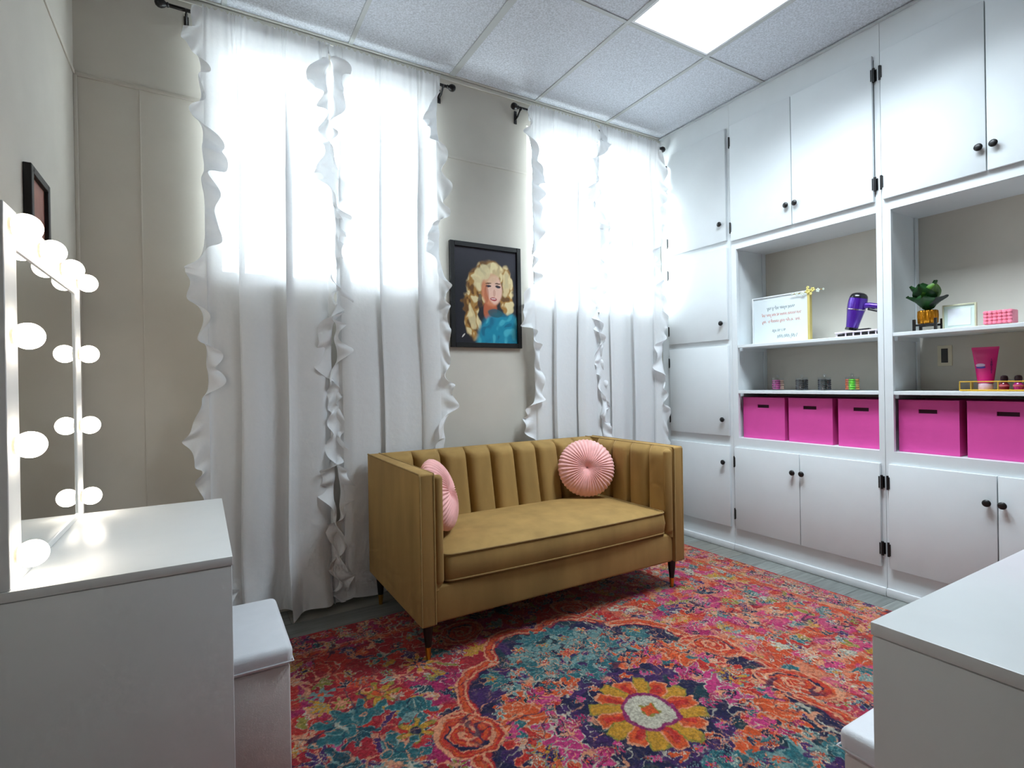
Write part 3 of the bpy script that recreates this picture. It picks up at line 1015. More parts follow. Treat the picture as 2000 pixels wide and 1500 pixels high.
    at.data.foreach_set('color', np.concatenate([np.clip(img, 0, 1), np.ones(img.shape[:2] + (1,))], -1).astype(np.float32).ravel())
    me.materials.append(attr_mat('woven_rug_yarn', .92, .15, .30, 320, .5, .15))
    o = bpy.data.objects.new('area_rug', me)
    COL.objects.link(o)
    props(o, 'multicoloured floral medallion rug in red orange navy and teal under the sofa', 'rug')
rug()

# ================================================================== VANITIES, MIRROR, STOOLS
def vanity(loc, rotz, label):
    """own coordinates: front faces +x, width along y, origin on the floor in the middle"""
    D, Wd, Ht = .257, .3945, .742
    t = thing('vanity_table', loc, label, 'vanity table', 'white vanity tables', rotz)
    P = lambda nm, a, b, bev=.002, mt=M_WHITE: part(nm, box(a, b, bev), mt, t, local=True)
    P('table_top', (-D, -Wd, Ht - .022), (D, Wd, Ht), .0018)
    P('side_panel', (-D + .002, -Wd + .001, .0), (D - .002, -Wd + .019, Ht - .0235))
    P('side_panel', (-D + .002, Wd - .019, .0), (D - .002, Wd - .001, Ht - .0235))
    P('back_panel', (-D + .004, -Wd + .0195, .05), (-D + .018, Wd - .0195, Ht - .0235))
    P('rail', (-D + .02, -Wd + .0195, Ht - .17), (D - .03, Wd - .0195, Ht - .155))
    for s in (-1, 1):
        d = P('drawer_front', (D - .024, min(s * .003, s * (Wd - .021)), Ht - .153), (D - .005, max(s * .003, s * (Wd - .021)), Ht - .027))
    return t
V1C = (-.198, 1.8515, .0)
vanity((-.198, 1.8515, .0098), 0.0, 'white vanity table with the lit bulb mirror on it')
vanity((1.357, .205, .0098), PI / 2, 'white vanity table with a bare top, standing across from the lit mirror')

def stool(loc, rotz, label):
    t = thing('vanity_stool', loc, label, 'stool', 'white padded stools', rotz)
    w, d = .207, .165
    part('body', MB().box((-d + .008, -w + .008, 0), (d - .008, w - .008, .362), .006), mat('stool_side_leatherette', (222, 216, 212), .5, var=.02, bump=.1, bscale=400), t, local=True)
    part('padded_lid', MB().box((-d, -w, .3625), (d, w, .418), .018, 4), M_LEATHER, t, local=True)
    part('seam', MB().tube([(-d - .0005, -w - .0005, .376), (d + .0005, -w - .0005, .376), (d + .0005, w + .0005, .376), (-d - .0005, w + .0005, .376), (-d - .0005, -w - .0005, .376)], .0022, 6), M_LEATHER, t, local=True)
    return t
stool((.048, 1.818, .0098), 0.0, 'white padded stool tucked under the vanity with the lit mirror')
stool((1.352, .452, .0098), PI / 2, 'white padded stool tucked under the bare-topped vanity')

def bulb_mirror():
    MX, y0, y1, z0, z1 = -.345, 1.459, 2.246, .7525, 1.556
    t = thing('vanity_mirror', (MX - .03, (y0 + y1) / 2, z0), 'white framed vanity mirror edged with lit round bulbs', 'mirror')
    bd = .085
    xb = MX - .06
    for a, b in (((xb, y0, z0), (MX, y0 + bd, z1)), ((xb, y1 - bd, z0), (MX, y1, z1)), ((xb, y0 + bd, z1 - bd), (MX, y1 - bd, z1)), ((xb, y0 + bd, z0), (MX, y1 - bd, z0 + .018))):
        part('frame_bar', box(a, b, .0015, 1), M_WHITE, t)
    part('mirror_glass', box((xb + .004, y0 + bd, z0 + .018), (MX - .004, y1 - bd, z1 - bd)), M_MIRROR, t)
    ys = [y0 + .043 + (y1 - y0 - .086) * k / 3 for k in range(4)]
    zs = [z0 + .062 + (z1 - .042 - z0 - .062) * k / 3 for k in range(4)]
    spots = [(ys[0], z) for z in zs] + [(ys[3], z) for z in zs] + [(ys[1], zs[3]), (ys[2], zs[3])]
    sock = MB().lathe([(.0185, 0), (.0185, .006), (.016, .008)], (0, 0, 0), 'x', 20).mesh('bulb_socket', M_SOCKET)
    R = .0285
    pf = [(.012, .003)]
    for k in range(1, 15):
        a = PI * (.14 + .86 * k / 14)
        pf.append((max(.0006, R * math.sin(a)), .001 + R * .9 - R * math.cos(a)))
    bl = MB().lathe(pf, (0, 0, 0), 'x', 24).mesh('bulb', M_BULBM, sharp=0)
    for (y, z) in spots:
        b = bpy.data.objects.new('bulb', bl)
        COL.objects.link(b)
        b.parent = t
        b.location = Vector((MX, y, z)) - ORG[t.name]
        b['label'] = 'lit round white bulb'
        s = bpy.data.objects.new('bulb_socket', sock)
        COL.objects.link(s)
        s.parent = b
bulb_mirror()

# ================================================================== PICTURES
def colour_sheet(name, P00, du, dv, nu, nv, fn, mt, parent, label=None):
    """flat printed sheet: P00 lower corner, du / dv edge vectors, fn(u, v) -> rgb (linear)"""
    uu, vv = np.meshgrid(np.linspace(0, 1, nu), np.linspace(0, 1, nv))
    col = fn(uu, vv)
    P = np.array(P00)[None, None] + uu[..., None] * np.array(du) + vv[..., None] * np.array(dv)
    me = MB().grid(P, smooth=False)
    ms = me.mesh(name, mt, ORG[parent.name])
    at = ms.color_attributes.new('dye', 'FLOAT_COLOR', 'POINT')
    at.data.foreach_set('color', np.concatenate([np.clip(col, 0, 1), np.ones(col.shape[:2] + (1,))], -1).astype(np.float32).ravel())
    return part(name, ms, None, parent, label)

M_PRINT = attr_mat('printed_paper', .35, 0, .03, 60, 0, .5)

def portrait(u, v):
    """a made-up smiling woman with big fair wavy hair and a teal blouse on a dark ground"""
    L = lambda *c: np.array(lin(c))
    asp = 1.30
    x, y = u, v * asp
    x = x + .012 * (vnoise(u, v, 14, 61) - .5); y = y + .012 * (vnoise(u, v, 14, 62) - .5)
    img = np.zeros(u.shape + (3,)); img[:] = L(38, 38, 46)
    def bl(m_, c):
        nonlocal img
        m_ = np.clip(m_, 0, 1)[..., None]
        img = img * (1 - m_) + np.asarray(c) * m_
    bl(sstep(.8, 1.3, y) * .35, L(74, 72, 86))
    def ell(cx, cy, a, b, rot=0.0, soft_=.12):
        p = (x - cx) * math.cos(rot) + (y - cy) * math.sin(rot); q = -(x - cx) * math.sin(rot) + (y - cy) * math.cos(rot)
        return sstep(1 + soft_, 1 - soft_, np.hypot(p / a, q / b))
    # hair mass
    hair = L(176, 128, 62); lite = L(238, 222, 172); dark = L(96, 60, 26)
    wob = .05 * (vnoise(u, v, 11, 65) - .5) + .035 * (vnoise(u, v, 23, 66) - .5)
    x0_, y0_ = x, y
    x = x + wob; y = y + .05 * (vnoise(u, v, 12, 67) - .5)
    H1 = np.maximum.reduce([ell(.56, .92, .27, .22), ell(.36, .76, .16, .26, .1), ell(.80, .78, .13, .30, -.05), ell(.25, .50, .12, .20, .15), ell(.28, .26, .12, .22, .25), ell(.84, .54, .10, .14, -.2)])
    bl(H1, hair)
    crl = vnoise(x, y, 13, 63) * .6 + vnoise(x, y * .6, 27, 68) * .4
    bl(H1 * sstep(.50, .62, crl) * .9, lite)
    bl(H1 * sstep(.42, .30, crl) * .85, dark)
    bl(ell(.60, 1.02, .19, .10) * (.55 + .45 * sstep(.4, .6, crl)), lite); bl(ell(.38, .88, .075, .16, .1) * .8, lite); bl(ell(.83, .84, .055, .18, -.1) * .7, lite); bl(ell(.26, .36, .06, .18, .25) * .7, lite)
    bl(ell(.44, .98, .025, .11, .4) * .8, dark); bl(ell(.40, .56, .05, .12) * .8, L(48, 38, 44))
    x, y = x0_, y0_
    # neck, blouse
    bl(ell(.56, .46, .11, .18), L(188, 100, 64))
    B = np.maximum(ell(.70, .02, .36, .40), ell(.90, .12, .16, .30))
    bl(B, L(24, 138, 168))
    st = np.sin(22 * x - 26 * y + 8 * vnoise(u, v, 7, 64)) * .6 + (vnoise(u, v, 16, 69) - .5) * 1.4
    bl(B * sstep(.2, .8, st) * .6, L(84, 192, 208)); bl(B * sstep(-.3, -.8, st) * .6, L(14, 84, 116))
    bl(ell(.64, .42, .12, .06, -.1) * .9, L(40, 92, 104))
    # face
    bl(ell(.585, .74, .165, .225), L(214, 138, 100))
    bl(ell(.63, .75, .125, .20), L(238, 196, 176))
    bl(ell(.56, .90, .12, .07, 0, .4) * .7, L(228, 190, 150))
    for ex in (.53, .69):
        bl(ell(ex, .795, .045, .018) , L(70, 46, 50)); bl(ell(ex, .79, .016, .014), L(30, 40, 60)); bl(ell(ex, .835, .05, .010, .1), L(110, 74, 46))
    bl(ell(.625, .70, .022, .055) * .5, L(196, 130, 110))
    bl(ell(.61, .615, .058, .024), L(176, 66, 74)); bl(ell(.61, .620, .040, .008), L(240, 228, 222))
    bl(ell(.50, .68, .035, .12) * .55, L(176, 90, 56))
    bl(ell(.47, .98, .10, .10, .5) * .8, lite * .9)
    bl(ell(.13, .10, .035, .010, .8), L(220, 214, 206)); 
    return img

def frame_on_back(x0, x1, z0, z1, w, label, cat, fn):
    t = thing('framed_portrait', ((x0 + x1) / 2, YB, z0), label, cat)
    ya, yb2 = YB - .024, YB - .0005
    for a, b in (((x0, z0), (x0 + w, z1)), ((x1 - w, z0), (x1, z1)), ((x0 + w, z0), (x1 - w, z0 + w)), ((x0 + w, z1 - w), (x1 - w, z1))):
        part('frame_bar', box((a[0], ya, a[1]), (b[0], yb2, b[1]), .002, 1), M_FRAME, t)
    part('backing', box((x0 + w, YB - .010, z0 + w), (x1 - w, YB - .002, z1 - w)), M_FRAME, t)
    colour_sheet('print', (x0 + w, YB - .0112, z0 + w), (x1 - x0 - 2 * w, 0, 0), (0, 0, z1 - z0 - 2 * w), 150, 195, fn, M_PRINT, t,
                 'printed portrait of a person with fair wavy hair and teal top')
    return t
frame_on_back(1.309, 1.811, 1.387, 2.038, .03, 'black framed portrait of a fair-haired person in teal, between the windows', 'picture', portrait)

t = thing('framed_print', (XL, 2.30, 1.56), 'small black framed reddish print on the wall above the mirror', 'picture')
py0, py1, pz0, pz1, w = 2.15, 2.385, 1.56, 1.868, .026
for a, b in (((py0, pz0), (py0 + w, pz1)), ((py1 - w, pz0), (py1, pz1)), ((py0 + w, pz0), (py1 - w, pz0 + w)), ((py0 + w, pz1 - w), (py1 - w, pz1))):
    part('frame_bar', box((XL + .0005, a[0], a[1]), (XL + .022, b[0], b[1]), .002, 1), M_FRAME, t)
part('print', box((XL + .002, py0 + w, pz0 + w), (XL + .010, py1 - w, pz1 - w)), mat('faded_red_print', (150, 96, 82), .5, var=.18, scale=14), t)

# ================================================================== SHELF THINGS
S1, S2, S0 = 1.391, 1.085, .768      # shelf tops, bin floor
# ---- pink bins
def storage_bin(y0, y1, x0, label, rot=0.0):
    z0, z1 = S0 + .001, 1.040
    t = thing('storage_bin', (x0, (y0 + y1) / 2, z0), label, 'storage bin', 'pink storage bins in the cabinets')
    yc, hw = (y0 + y1) / 2, (y1 - y0) / 2
    x1 = XR - .02
    b = MB()
    sh, sw, sz = .010, .040, z1 - .058
    th = .006
    # front with a hand slot
    b.box((x0, y0, z0), (x0 + th, yc - sw, z1)).box((x0, yc + sw, z0), (x0 + th, y1, z1))
    b.box((x0, yc - sw, z0), (x0 + th, yc + sw, sz - sh), 0).box((x0, yc - sw, sz + sh), (x0 + th, yc + sw, z1), 0)
    b.box((x0 + th, y0, z0), (x1, y0 + th, z1)).box((x0 + th, y1 - th, z0), (x1, y1, z1)).box((x1 - th, y0 + th, z0), (x1, y1 - th, z1)).box((x0 + th, y0 + th, z0), (x1 - th, y1 - th, z0 + th))
    part('body', b, M_BIN, t)
    part('slot_shade_sheet', box((x0 + th + .0005, yc - sw - .01, sz - .02), (x0 + th + .004, yc + sw + .01, sz + .02)), M_SLOT_SHADE, t, 'dark sheet painted as the shade inside the hand slot')  # added dark sheet, stands in for shade in the hollow bin
    part('rim', MB().box((x0 - .002, y0 - .001, z1 - .006), (x0 + .0, y1 + .001, z1), .0008, 1), M_BIN, t)
    return t
bx = XC + .045
storage_bin(1.992, 2.285, bx, 'hot pink bin beside the stacked doors, first of the three under the jars')
storage_bin(1.700, 1.966, bx, 'hot pink bin in the middle of the three under the jars')
storage_bin(1.424, 1.668, bx, 'hot pink bin under the green and orange jar, partly behind the cabinet post')
storage_bin(1.104, 1.362, bx, 'hot pink bin under the wall outlet, below the potted plant')
storage_bin(.775, 1.074, bx, 'hot pink bin below the gold wire tray')

# ---- lettered board with a gold flower garland
sx = 3.262
t = thing('letter_board', (sx, 2.07, S1), 'white board with coral handwriting and a gold edge, leaning by the hair dryer shelf', 'sign')
part('board', box((sx, 1.893, S1 + .0005), (sx + .012, 2.268, 1.700), .001, 1), mat('white_board', (224, 232, 234), .35, var=.01), t)
for a, b in (((2.268, S1 + .0005), (2.276, 1.708)), ((1.893, 1.700), (2.268, 1.708))):
    part('frame_bar', box((sx - .006, a[0], a[1]), (sx + .014, b[0], b[1]), .001, 1), M_SASH, t)
part('frame_bar', box((sx - .010, 1.878, S1 + .0005), (sx + .016, 1.893, 1.708), .001, 1), mat('pale_gold_paint', (206, 188, 112), .4, .3), t, 'pale gold upright edge')
M_INK = mat('coral_ink', (214, 128, 104), .5, var=.05); M_INK2 = mat('grey_ink', (128, 140, 142), .5, var=.05)
def scribble(y0, y1, z, amp, seed, mt, nm='handwriting'):
    rs = random.Random(seed)
    pts = []
    n = int(abs(y0 - y1) / .0035)
    gap = rs.randint(9, 14)
    segs, cur = [], []
    for i in range(n):
        if i % gap == gap - 1:
            if len(cur) > 2: segs.append(cur)
            cur = []; gap = rs.randint(10, 22)
            continue
        tt = i / n
        tall = 1.9 if rs.random() < .15 else 1.0
        cur.append((sx - .0008, y0 + (y1 - y0) * tt, z + amp * math.sin(i * 1.9 + seed) * tall))
    if len(cur) > 2: segs.append(cur)
    b = MB()
    for s in segs:
        b.tube(s, .0012, 4)
    part(nm, b, mt, t)
scribble(2.17, 1.965, 1.625, .009, 1, M_INK2); scribble(2.205, 1.935, 1.582, .009, 2, M_INK); scribble(2.205, 1.935, 1.540, .009, 3, M_INK)
scribble(2.135, 2.04, 1.478, .009, 4, M_INK2); scribble(2.10, 1.955, 1.438, .012, 5, M_INK2)
# garland on its corner
g = thing('gold_flower_garland', (sx - .012, 1.88, 1.70), 'pale gold flower sprig clipped to the corner of the white lettered board', 'ornament')
b = MB()
for k in range(4):
    rs = random.Random(k)
for k, (dy, dz) in enumerate(((.0, .0), (-.03, .006), (.035, -.008), (-.062, -.004), (.07, -.004), (.0, .022), (-.018, -.018), (.10, -.002), (-.095, -.002))):
    fb = MB()
    n = 5
    R = .017 - .0012 * k
    cx_, cy2, cz = sx - .016, 1.885 + dy, 1.700 + dz
    for q in range(n):
        a_ = 2 * PI * q / n + k
        fb.lathe([(.001, -.0025), (R * .42, 0), (.001, .0025)], (cx_, cy2 + R * .55 * math.cos(a_), cz + R * .55 * math.sin(a_)), 'x', 8)
    part('flower', fb, mat('pale_gold_petal', (222, 206, 120), .35, .25) if k in (0, 1, 5, 6) else mat('pearl_petal', (216, 226, 210), .35), g)
part('stem', MB().tube([(sx - .0135, 1.985, 1.697), (sx - .0135, 1.93, 1.692), (sx - .0135, 1.885, 1.700), (sx - .0135, 1.84, 1.704), (sx - .0135, 1.79, 1.698)], .0015, 6), M_GOLDWIRE, g)

# ---- hair dryer on its stand
M_PURP = mat('metallic_purple', (78, 28, 156), .22, .35, var=.04, coat=.6)
M_DKP = mat('black_gloss_plastic', (14, 12, 20), .22, var=.1, coat=.4)
M_SILV = mat('silver_ring', (190, 176, 200), .2, 1.0, var=.03)
hx = 3.245
t = thing('hair_dryer', (hx, 1.612, S1 + .036), 'glossy purple hair dryer standing upright on a white stand', 'hair dryer')
tilt = Matrix.Rotation(math.radians(-9), 3, 'X')
base_pt = (hx, 1.632, 1.438)
part('barrel', MB().lathe([(.030, 0), (.031, .01), (.036, .05), (.042, .09), (.0455, .112)], base_pt, 'z', 28, Matrix.Rotation(math.radians(13), 3, 'X')), M_PURP, t)
R13 = Matrix.Rotation(math.radians(13), 3, 'X')
part('silver_ring', MB().lathe([(.0462, .112), (.047, .115), (.0465, .119)], base_pt, 'z', 28, R13), M_SILV, t)
part('motor_housing', MB().lathe([(.0455, .119), (.0475, .14), (.0475, .165), (.0455, .18)], base_pt, 'z', 28, R13), M_PURP, t)
part('intake_cap', MB().lathe([(.0457, .1802), (.043, .192), (.035, .203), (.020, .210), (.002, .212)], base_pt, 'z', 28, R13), M_DKP, t)
part('nozzle', MB().lathe([(.034, -.004), (.034, .0), (.0315, .012)], base_pt, 'z', 28, R13), M_DKP, t)
hp = Vector(base_pt) + R13 @ Vector((0, 0, .128))
part('handle', MB().tube([(hx, hp.y - .025, hp.z + .004), (hx, hp.y - .07, hp.z + .002), (hx, hp.y - .10, hp.z - .006), (hx, hp.y - .135, hp.z - .014)], [.017, .0155, .015, .013], 14), M_PURP, t)
part('trigger', MB().tube([(hx, hp.y - .06, hp.z - .018), (hx, hp.y - .088, hp.z - .026), (hx, hp.y - .108, hp.z - .036)], [.006, .008, .005], 10), M_DKP, t)
t = thing('dryer_stand', (hx, 1.59, S1), 'low white stand with black fittings beneath the purple hair dryer', 'stand')
M_STANDW = mat('pinkish_white_plastic', (226, 214, 222), .4, var=.02)
part('top_plate', box((hx - .055, 1.475, S1 + .026), (hx + .055, 1.700, S1 + .034), .003), M_STANDW, t)
part('base_plate', box((hx - .055, 1.475, S1 + .0005), (hx + .055, 1.700, S1 + .007), .003), M_STANDW, t)
for yy in (1.692, 1.642, 1.600, 1.560, 1.520, 1.484):
    part('post', MB().tube([(hx - .045, yy, S1 + .007), (hx - .045, yy, S1 + .026)], .004, 8), M_STANDW, t)
part('clip', box((hx - .04, 1.545, S1 + .009), (hx + .03, 1.690, S1 + .022), .003), M_DKP, t)
part('clip', box((hx - .048, 1.480, S1 + .0075), (hx - .02, 1.545, S1 + .022), .003), M_DKP, t)
part('comb', box((hx - .03, 1.525, S1 + .0345), (hx - .005, 1.585, S1 + .045), .003), M_DKP, t)

# ---- small clear jars of hair ties
def jar(y, colours, label, seed):
    x = 3.235
    R = .034
    h = .072
    t = thing('clear_jar', (x, y, S2), label, 'jar', 'clear jars on the shelf')
    b = MB()
    b.lathe([(R, 0.0008), (R, h), (R - .002, h), (R - .002, .004), (.001, .004)], (x, y, S2), 'z', 24)
    part('glass', b, M_JAR, t)
    part('lid', MB().lathe([(R + .001, h + .0005), (R + .001, h + .007), (.008, h + .010), (.006, h + .014), (.010, h + .021), (.008, h + .026), (.001, h + .028)], (x, y, S2), 'z', 24), M_JAR, t, 'clear knobbed lid')
    rs = random.Random(seed)
    for q, c in enumerate(colours):
        a = 2 * PI * q / len(colours) + PI * .5 + .4
        n = len(colours)
        m_ = mat('hair_tie_%d_%d_%d' % c, c, .6, var=.15, scale=60)
        d = R * .50
        cx_, cy2 = x + d * math.cos(a), y + d * math.sin(a)
        bb = MB()
        lay = 5
        for k in range(lay):
            zz = S2 + .011 + k * .0125
            rr = .0125 + rs.uniform(-.001, .001)
            ring = [(cx_ + rr * math.cos(2 * PI * i / 10), cy2 + rr * math.sin(2 * PI * i / 10), zz) for i in range(11)]
            bb.tube(ring, .0062, 6, False)
        part('hair_ties', bb, m_, t)
jar(2.083, [(176, 60, 130), (150, 40, 110), (214, 170, 150), (120, 20, 60)], 'clear jar of pink and plum hair ties, nearest the window', 1)
jar(1.925, [(58, 52, 54), (40, 36, 36), (70, 66, 70), (30, 26, 24)], 'clear jar of charcoal hair ties beside the pink one', 2)
jar(1.786, [(40, 38, 48), (30, 34, 32), (56, 52, 64), (26, 24, 26)], 'clear jar of black hair ties beside the green and orange one', 3)
jar(1.628, [(228, 96, 30), (96, 200, 40), (240, 170, 90), (60, 160, 20)], 'clear jar of bright green and orange hair ties', 4)

# ---- potted plant on a black stand
px, py = 3.25, 1.262
t = thing('plant_stand', (px, py, S1), 'small black wooden stand under the gold plant pot', 'plant stand')
for a in range(4):
    w_ = PI / 4 + a * PI / 2
    part('leg', MB().box((px + .052 * math.cos(w_) - .006, py + .060 * math.sin(w_) * 1.1 - .006, S1 + .0005), (px + .052 * math.cos(w_) + .006, py + .060 * math.sin(w_) * 1.1 + .006, S1 + .066), .001, 1), M_WOOD, t)
part('cross_bar', MB().box((px - .04, py - .046, S1 + .030), (px - .028, py + .046, S1 + .040), .001, 1).box((px + .028, py - .046, S1 + .030), (px + .04, py + .046, S1 + .040), .001, 1), M_WOOD, t)
part('cross_bar', MB().box((px - .028, py - .006, S1 + .030), (px + .028, py + .006, S1 + .040), .001, 1), M_WOOD, t)
t = thing('potted_plant', (px, py, S1 + .041), 'dark green leafy plant in a ribbed gold pot', 'plant')
b = MB()
zb = S1 + .0405
rows = []
for rr, hh in ((.002, .0), (.036, .0), (.041, .006), (.043, .04), (.042, .066), (.038, .070), (.034, .066), (.034, .05), (.002, .05)):
    rows.append([(px + rr * (1 + .05 * math.cos(14 * 2 * PI * k / 84)) * math.cos(2 * PI * k / 84), py + rr * (1 + .05 * math.cos(14 * 2 * PI * k / 84)) * math.sin(2 * PI * k / 84), zb + hh) for k in range(84)])
part('pot', b.grid(np.array(rows), close_u=True), mat('amber_gold_glaze', (196, 128, 24), .22, .7, var=.1, scale=40), t, 'ribbed gold pot', sharp=0)
part('soil', MB().lathe([(.033, zb + .05), (.028, zb + .058), (.002, zb + .060)], (px, py, 0), 'z', 16), mat('dark_soil', (32, 24, 18), .9), t)
M_LEAF = mat('dark_green_leaf', (22, 74, 26), .45, var=.35, scale=30)
M_LEAF2 = mat('yellow_green_leaf', (70, 112, 30), .45, var=.25, scale=30)
def big_leaf(p0, dirv, L_, w_, droop, seed, mt):
    d = Vector(dirv).normalized()
    side = d.cross(Vector((0, 0, 1))).normalized()
    nrm = side.cross(d)
    nu, nv = 12, 9
    P = np.zeros((nu, nv, 3))
    for i in range(nu):
        s = i / (nu - 1)
        wid = w_ * math.sin(PI * min(1, s * .92 + .06)) ** .65
        c = Vector(p0) + d * L_ * s - Vector((0, 0, droop * s * s))
        for j in range(nv):
            q = -1 + 2 * j / (nv - 1)
            ruf = .006 * math.sin(9 * s + 4 * q + seed) * abs(q)
            pnt = c + side * wid * q + nrm * (.018 * q * q * (1 - .2 * s) + ruf)
            P[i, j] = pnt
    return part('leaf', MB().grid(P), mt, t, sharp=0)
top = (px, py, zb + .07)
part('stem', MB().tube([(px, py, zb + .055), (px, py + .002, zb + .10)], .004, 8), M_LEAF, t)
for k, (dv, L_, w_, dr, mt) in enumerate([((-.40, .42, .95), .155, .046, .008, M_LEAF), ((-.55, .05, .85), .150, .052, .010, M_LEAF), ((-.40, -.40, .9), .155, .046, .012, M_LEAF2), ((.2, .3, 1.0), .165, .052, .010, M_LEAF),
                                 ((.1, -.25, 1.0), .165, .050, .010, M_LEAF), ((-.3, -.95, .62), .125, .030, .010, mat('dark_bronze_leaf', (24, 32, 26), .5, var=.2, scale=30)), ((-.2, .80, .75), .125, .036, .010, M_LEAF), ((-.75, -.1, .55), .115, .048, .012, M_LEAF)]):
    big_leaf((px, py, zb + .072), dv, L_, w_, dr, k, mt)

# ---- small white frame, pink box
fx = 3.27
t = thing('photo_frame', (fx, 1.135, S1), 'small white and gold photo frame beside the potted plant', 'photo frame')
y0, y1, z0, z1 = 1.068, 1.205, S1 + .0005, S1 + .128
for a, b in (((y0, z0), (y0 + .007, z1)), ((y1 - .007, z0), (y1, z1)), ((y0 + .007, z0), (y1 - .007, z0 + .007)), ((y0 + .007, z1 - .007), (y1 - .007, z1))):
    part('frame_bar', box((fx - .008, a[0], a[1]), (fx + .008, b[0], b[1]), .001, 1), mat('champagne_frame', (206, 206, 176), .4, .2), t)
part('mat_board', box((fx - .003, y0 + .007, z0 + .007), (fx + .003, y1 - .007, z1 - .007)), mat('pale_mint_card', (206, 222, 214), .5), t)
part('card', box((fx - .0045, y0 + .022, z0 + .022), (fx - .0032, y1 - .022, z1 - .022)), mat('white_card', (226, 230, 236), .5), t)
t = thing('pink_rosette_box', (3.25, .973, S1), 'small pink box covered in rosettes on gold feet', 'box')
part('body', box((3.215, .920, S1 + .010), (3.285, 1.027, S1 + .074), .005), mat('candy_pink', (240, 140, 160), .6, var=.06), t)
M_ROSE = mat('candy_pink_petal', (244, 134, 158), .6, var=.12, scale=80)
for i in range(6):
    for j in range(4):
        part('rosette', MB().lathe([(.0095, 0), (.009, -.004), (.0055, -.0055), (.006, -.008), (.002, -.0085)], (3.2149, .930 + i * .0175, S1 + .019 + j * .0155), 'x', 10), M_ROSE, t)
for yy in (.930, 1.017):
    for xx in (3.225, 3.275):
        part('foot', MB().lathe([(.006, .0005), (.008, .005), (.005, .0098)], (xx, yy, S1), 'z', 10), M_GOLDWIRE, t)

# ---- wall outlet in the alcove
t = thing('wall_outlet', (XR - .013, 1.266, 1.27), 'beige outlet plate with a dark insert behind the pink tube', 'outlet')
part('cover_plate', box((XR - .018, 1.234, 1.215), (XR - .0125, 1.300, 1.325), .002), mat('beige_plate', (226, 216, 190), .45), t)
part('socket_insert', box((XR - .0205, 1.252, 1.232), (XR - .0182, 1.282, 1.308), .001, 1), mat('dark_insert', (48, 50, 50), .4), t)

# ---- gold wire tray and what stands in it
tx0, tx1, ty0, ty1 = 3.17, 3.32, .70, 1.105
t = thing('gold_wire_tray', ((tx0 + tx1) / 2, (ty0 + ty1) / 2, S2), 'low gold wire tray holding the pink tube', 'tray')
part('tray_base', box((tx0, ty0, S2 + .0005), (tx1, ty1, S2 + .004), .001, 1), M_GOLDWIRE, t)
for zz in (S2 + .006, S2 + .046):
    part('rim_wire', MB().tube([(tx0, ty0, zz), (tx1, ty0, zz), (tx1, ty1, zz), (tx0, ty1, zz), (tx0, ty0, zz)], .0026, 6), M_GOLDWIRE, t)
for yy in (ty1, 1.062, .962, .862, .762, ty0):
    part('upright_wire', MB().tube([(tx0, yy, S2 + .004), (tx0, yy, S2 + .046)], .0026, 6), M_GOLDWIRE, t)
for yy in (ty0, ty1):
    part('upright_wire', MB().tube([(tx1, yy, S2 + .004), (tx1, yy, S2 + .046)], .0018, 6), M_GOLDWIRE, t)
M_TUBE = mat('magenta_tube', (206, 18, 116), .35, var=.03)
ux, uy, uz = 3.245, 1.030, S2 + .0045
t = thing('cream_tube', (ux, uy, uz), 'magenta squeeze tube standing on its cap in the gold tray', 'tube')
rows = []
for k in range(13):
    s = k / 12
    hw = .030 + .021 * s; hd = .024 * (1 - s) ** .7 + .0015
    rows.append([(ux + hd * math.cos(2 * PI * q / 28), uy + hw * math.sin(2 * PI * q / 28), uz + .034 + .162 * s) for q in range(28)])
part('tube_body', MB().grid(np.array(rows), close_u=True), M_TUBE, t, sharp=0)
part('crimp', box((ux - .002, uy - .052, uz + .195), (ux + .002, uy + .052, uz + .207), .0005, 1), M_TUBE, t)
part('cap', MB().lathe([(.026, 0), (.0275, .003), (.0275, .028), (.024, .034)], (ux, uy, uz), 'z', 24), mat('pale_pink_cap', (222, 190, 206), .4), t)
def on_tube(u, z):     # point on the tube front
    s = (z - uz - .034) / .162
    hw = .030 + .021 * s; hd = .024 * (1 - s) ** .7 + .0015
    c = max(-.98, min(.98, u / hw))
    return (ux - hd * math.sqrt(1 - c * c) - .0008, uy + u, z)
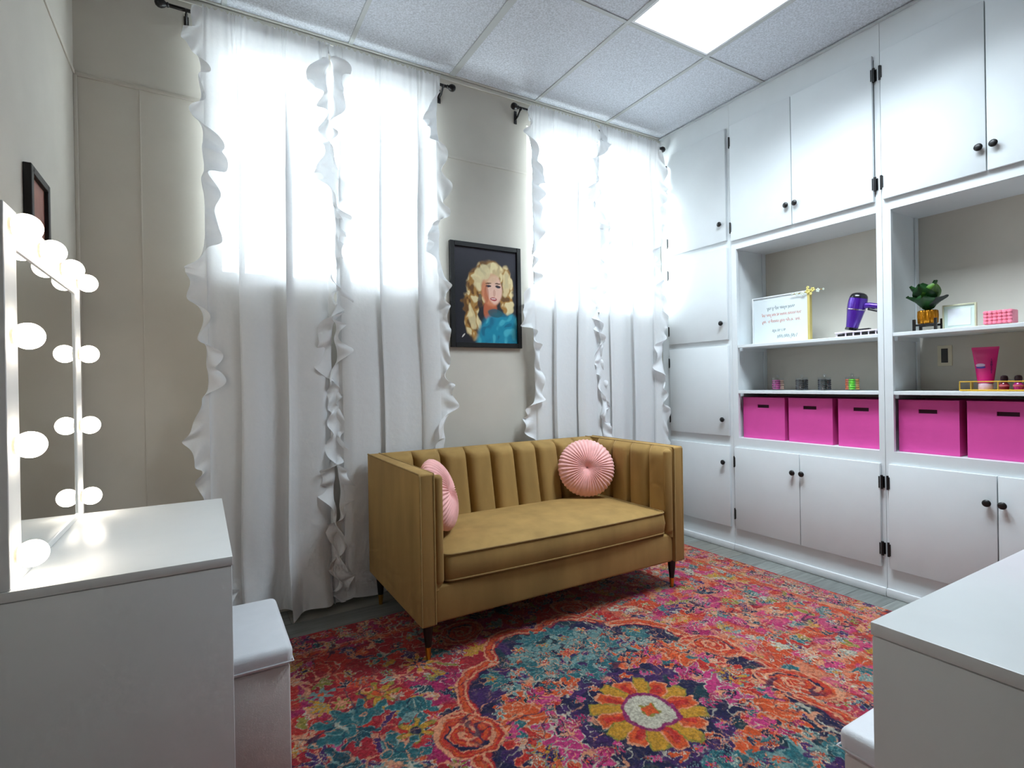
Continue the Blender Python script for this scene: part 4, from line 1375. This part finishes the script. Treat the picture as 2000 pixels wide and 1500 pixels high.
def patch(u0, u1, z0, z1, shape, mt, nm):
    P = np.zeros((7, 13, 3))
    for i in range(7):
        for j in range(13):
            jj = -1 + 2 * j / 12; ii = -1 + 2 * i / 6
            u = (u0 + u1) / 2 + jj * (u1 - u0) / 2
            hh = (z1 - z0) / 2 * (math.sqrt(max(0, 1 - jj * jj * .96)) if shape == 'oval' else 1)
            P[i, j] = on_tube(u, (z0 + z1) / 2 + ii * hh)
    part(nm, MB().grid(P), mt, t, sharp=0)
patch(-.004, .034, uz + .112, uz + .128, 'oval', mat('white_print', (214, 190, 222), .4), 'printed_mark')
patch(-.006, .033, uz + .104, uz + .115, 'oval', mat('blue_print', (56, 42, 150), .4), 'printed_mark')
for k, (z, w_) in enumerate(((.140, .003), (.128, .006), (.116, .008), (.104, .004), (.092, .005), (.080, .003))):
    patch(-.026 - w_ / 2, -.026 + w_ / 2, uz + z, uz + z + .011, 'box', mat('plum_print', (120, 8, 92), .4), 'printed_mark')
def nail_bottle(y, x, label, c):
    z = S2 + .0045
    t = thing('polish_bottle', (x, y, z), label, 'bottle', 'small bottles in the gold tray')
    part('bottle_body', MB().lathe([(.012, 0), (.0165, .003), (.018, .018), (.0165, .030), (.010, .036)], (x, y, z), 'z', 20), mat('polish_%d_%d_%d' % c, c, .2, coat=.5), t)
    part('cap', MB().lathe([(.0115, .0362), (.0125, .040), (.014, .055), (.012, .066), (.006, .070)], (x, y, z), 'z', 20), mat('dark_plum_cap', (34, 10, 18), .35), t, 'dark rounded cap')
    part('band', MB().lathe([(.0182, .017), (.0188, .019), (.0188, .024), (.0180, .026)], (x, y, z), 'z', 20), mat('rose_label', (190, 90, 100), .5), t)
nail_bottle(.955, 3.22, 'small wine red bottle with dark cap beside the magenta tube', (110, 16, 40))
nail_bottle(.905, 3.22, 'small magenta bottle with black cap in the gold tray, away from the tube', (160, 20, 110))
t = thing('styling_bottle', (3.29, .862, S2 + .0045), 'dark plum tall bottle at the far end of the gold tray', 'bottle')
part('bottle_body', MB().lathe([(.020, 0), (.024, .004), (.024, .11), (.016, .128), (.010, .134)], (3.29, .862, S2 + .0045), 'z', 22), mat('plum_bottle', (70, 28, 42), .35), t)
part('cap', MB().lathe([(.011, .1342), (.012, .165), (.009, .172)], (3.29, .862, S2 + .0045), 'z', 18), M_DKP, t)
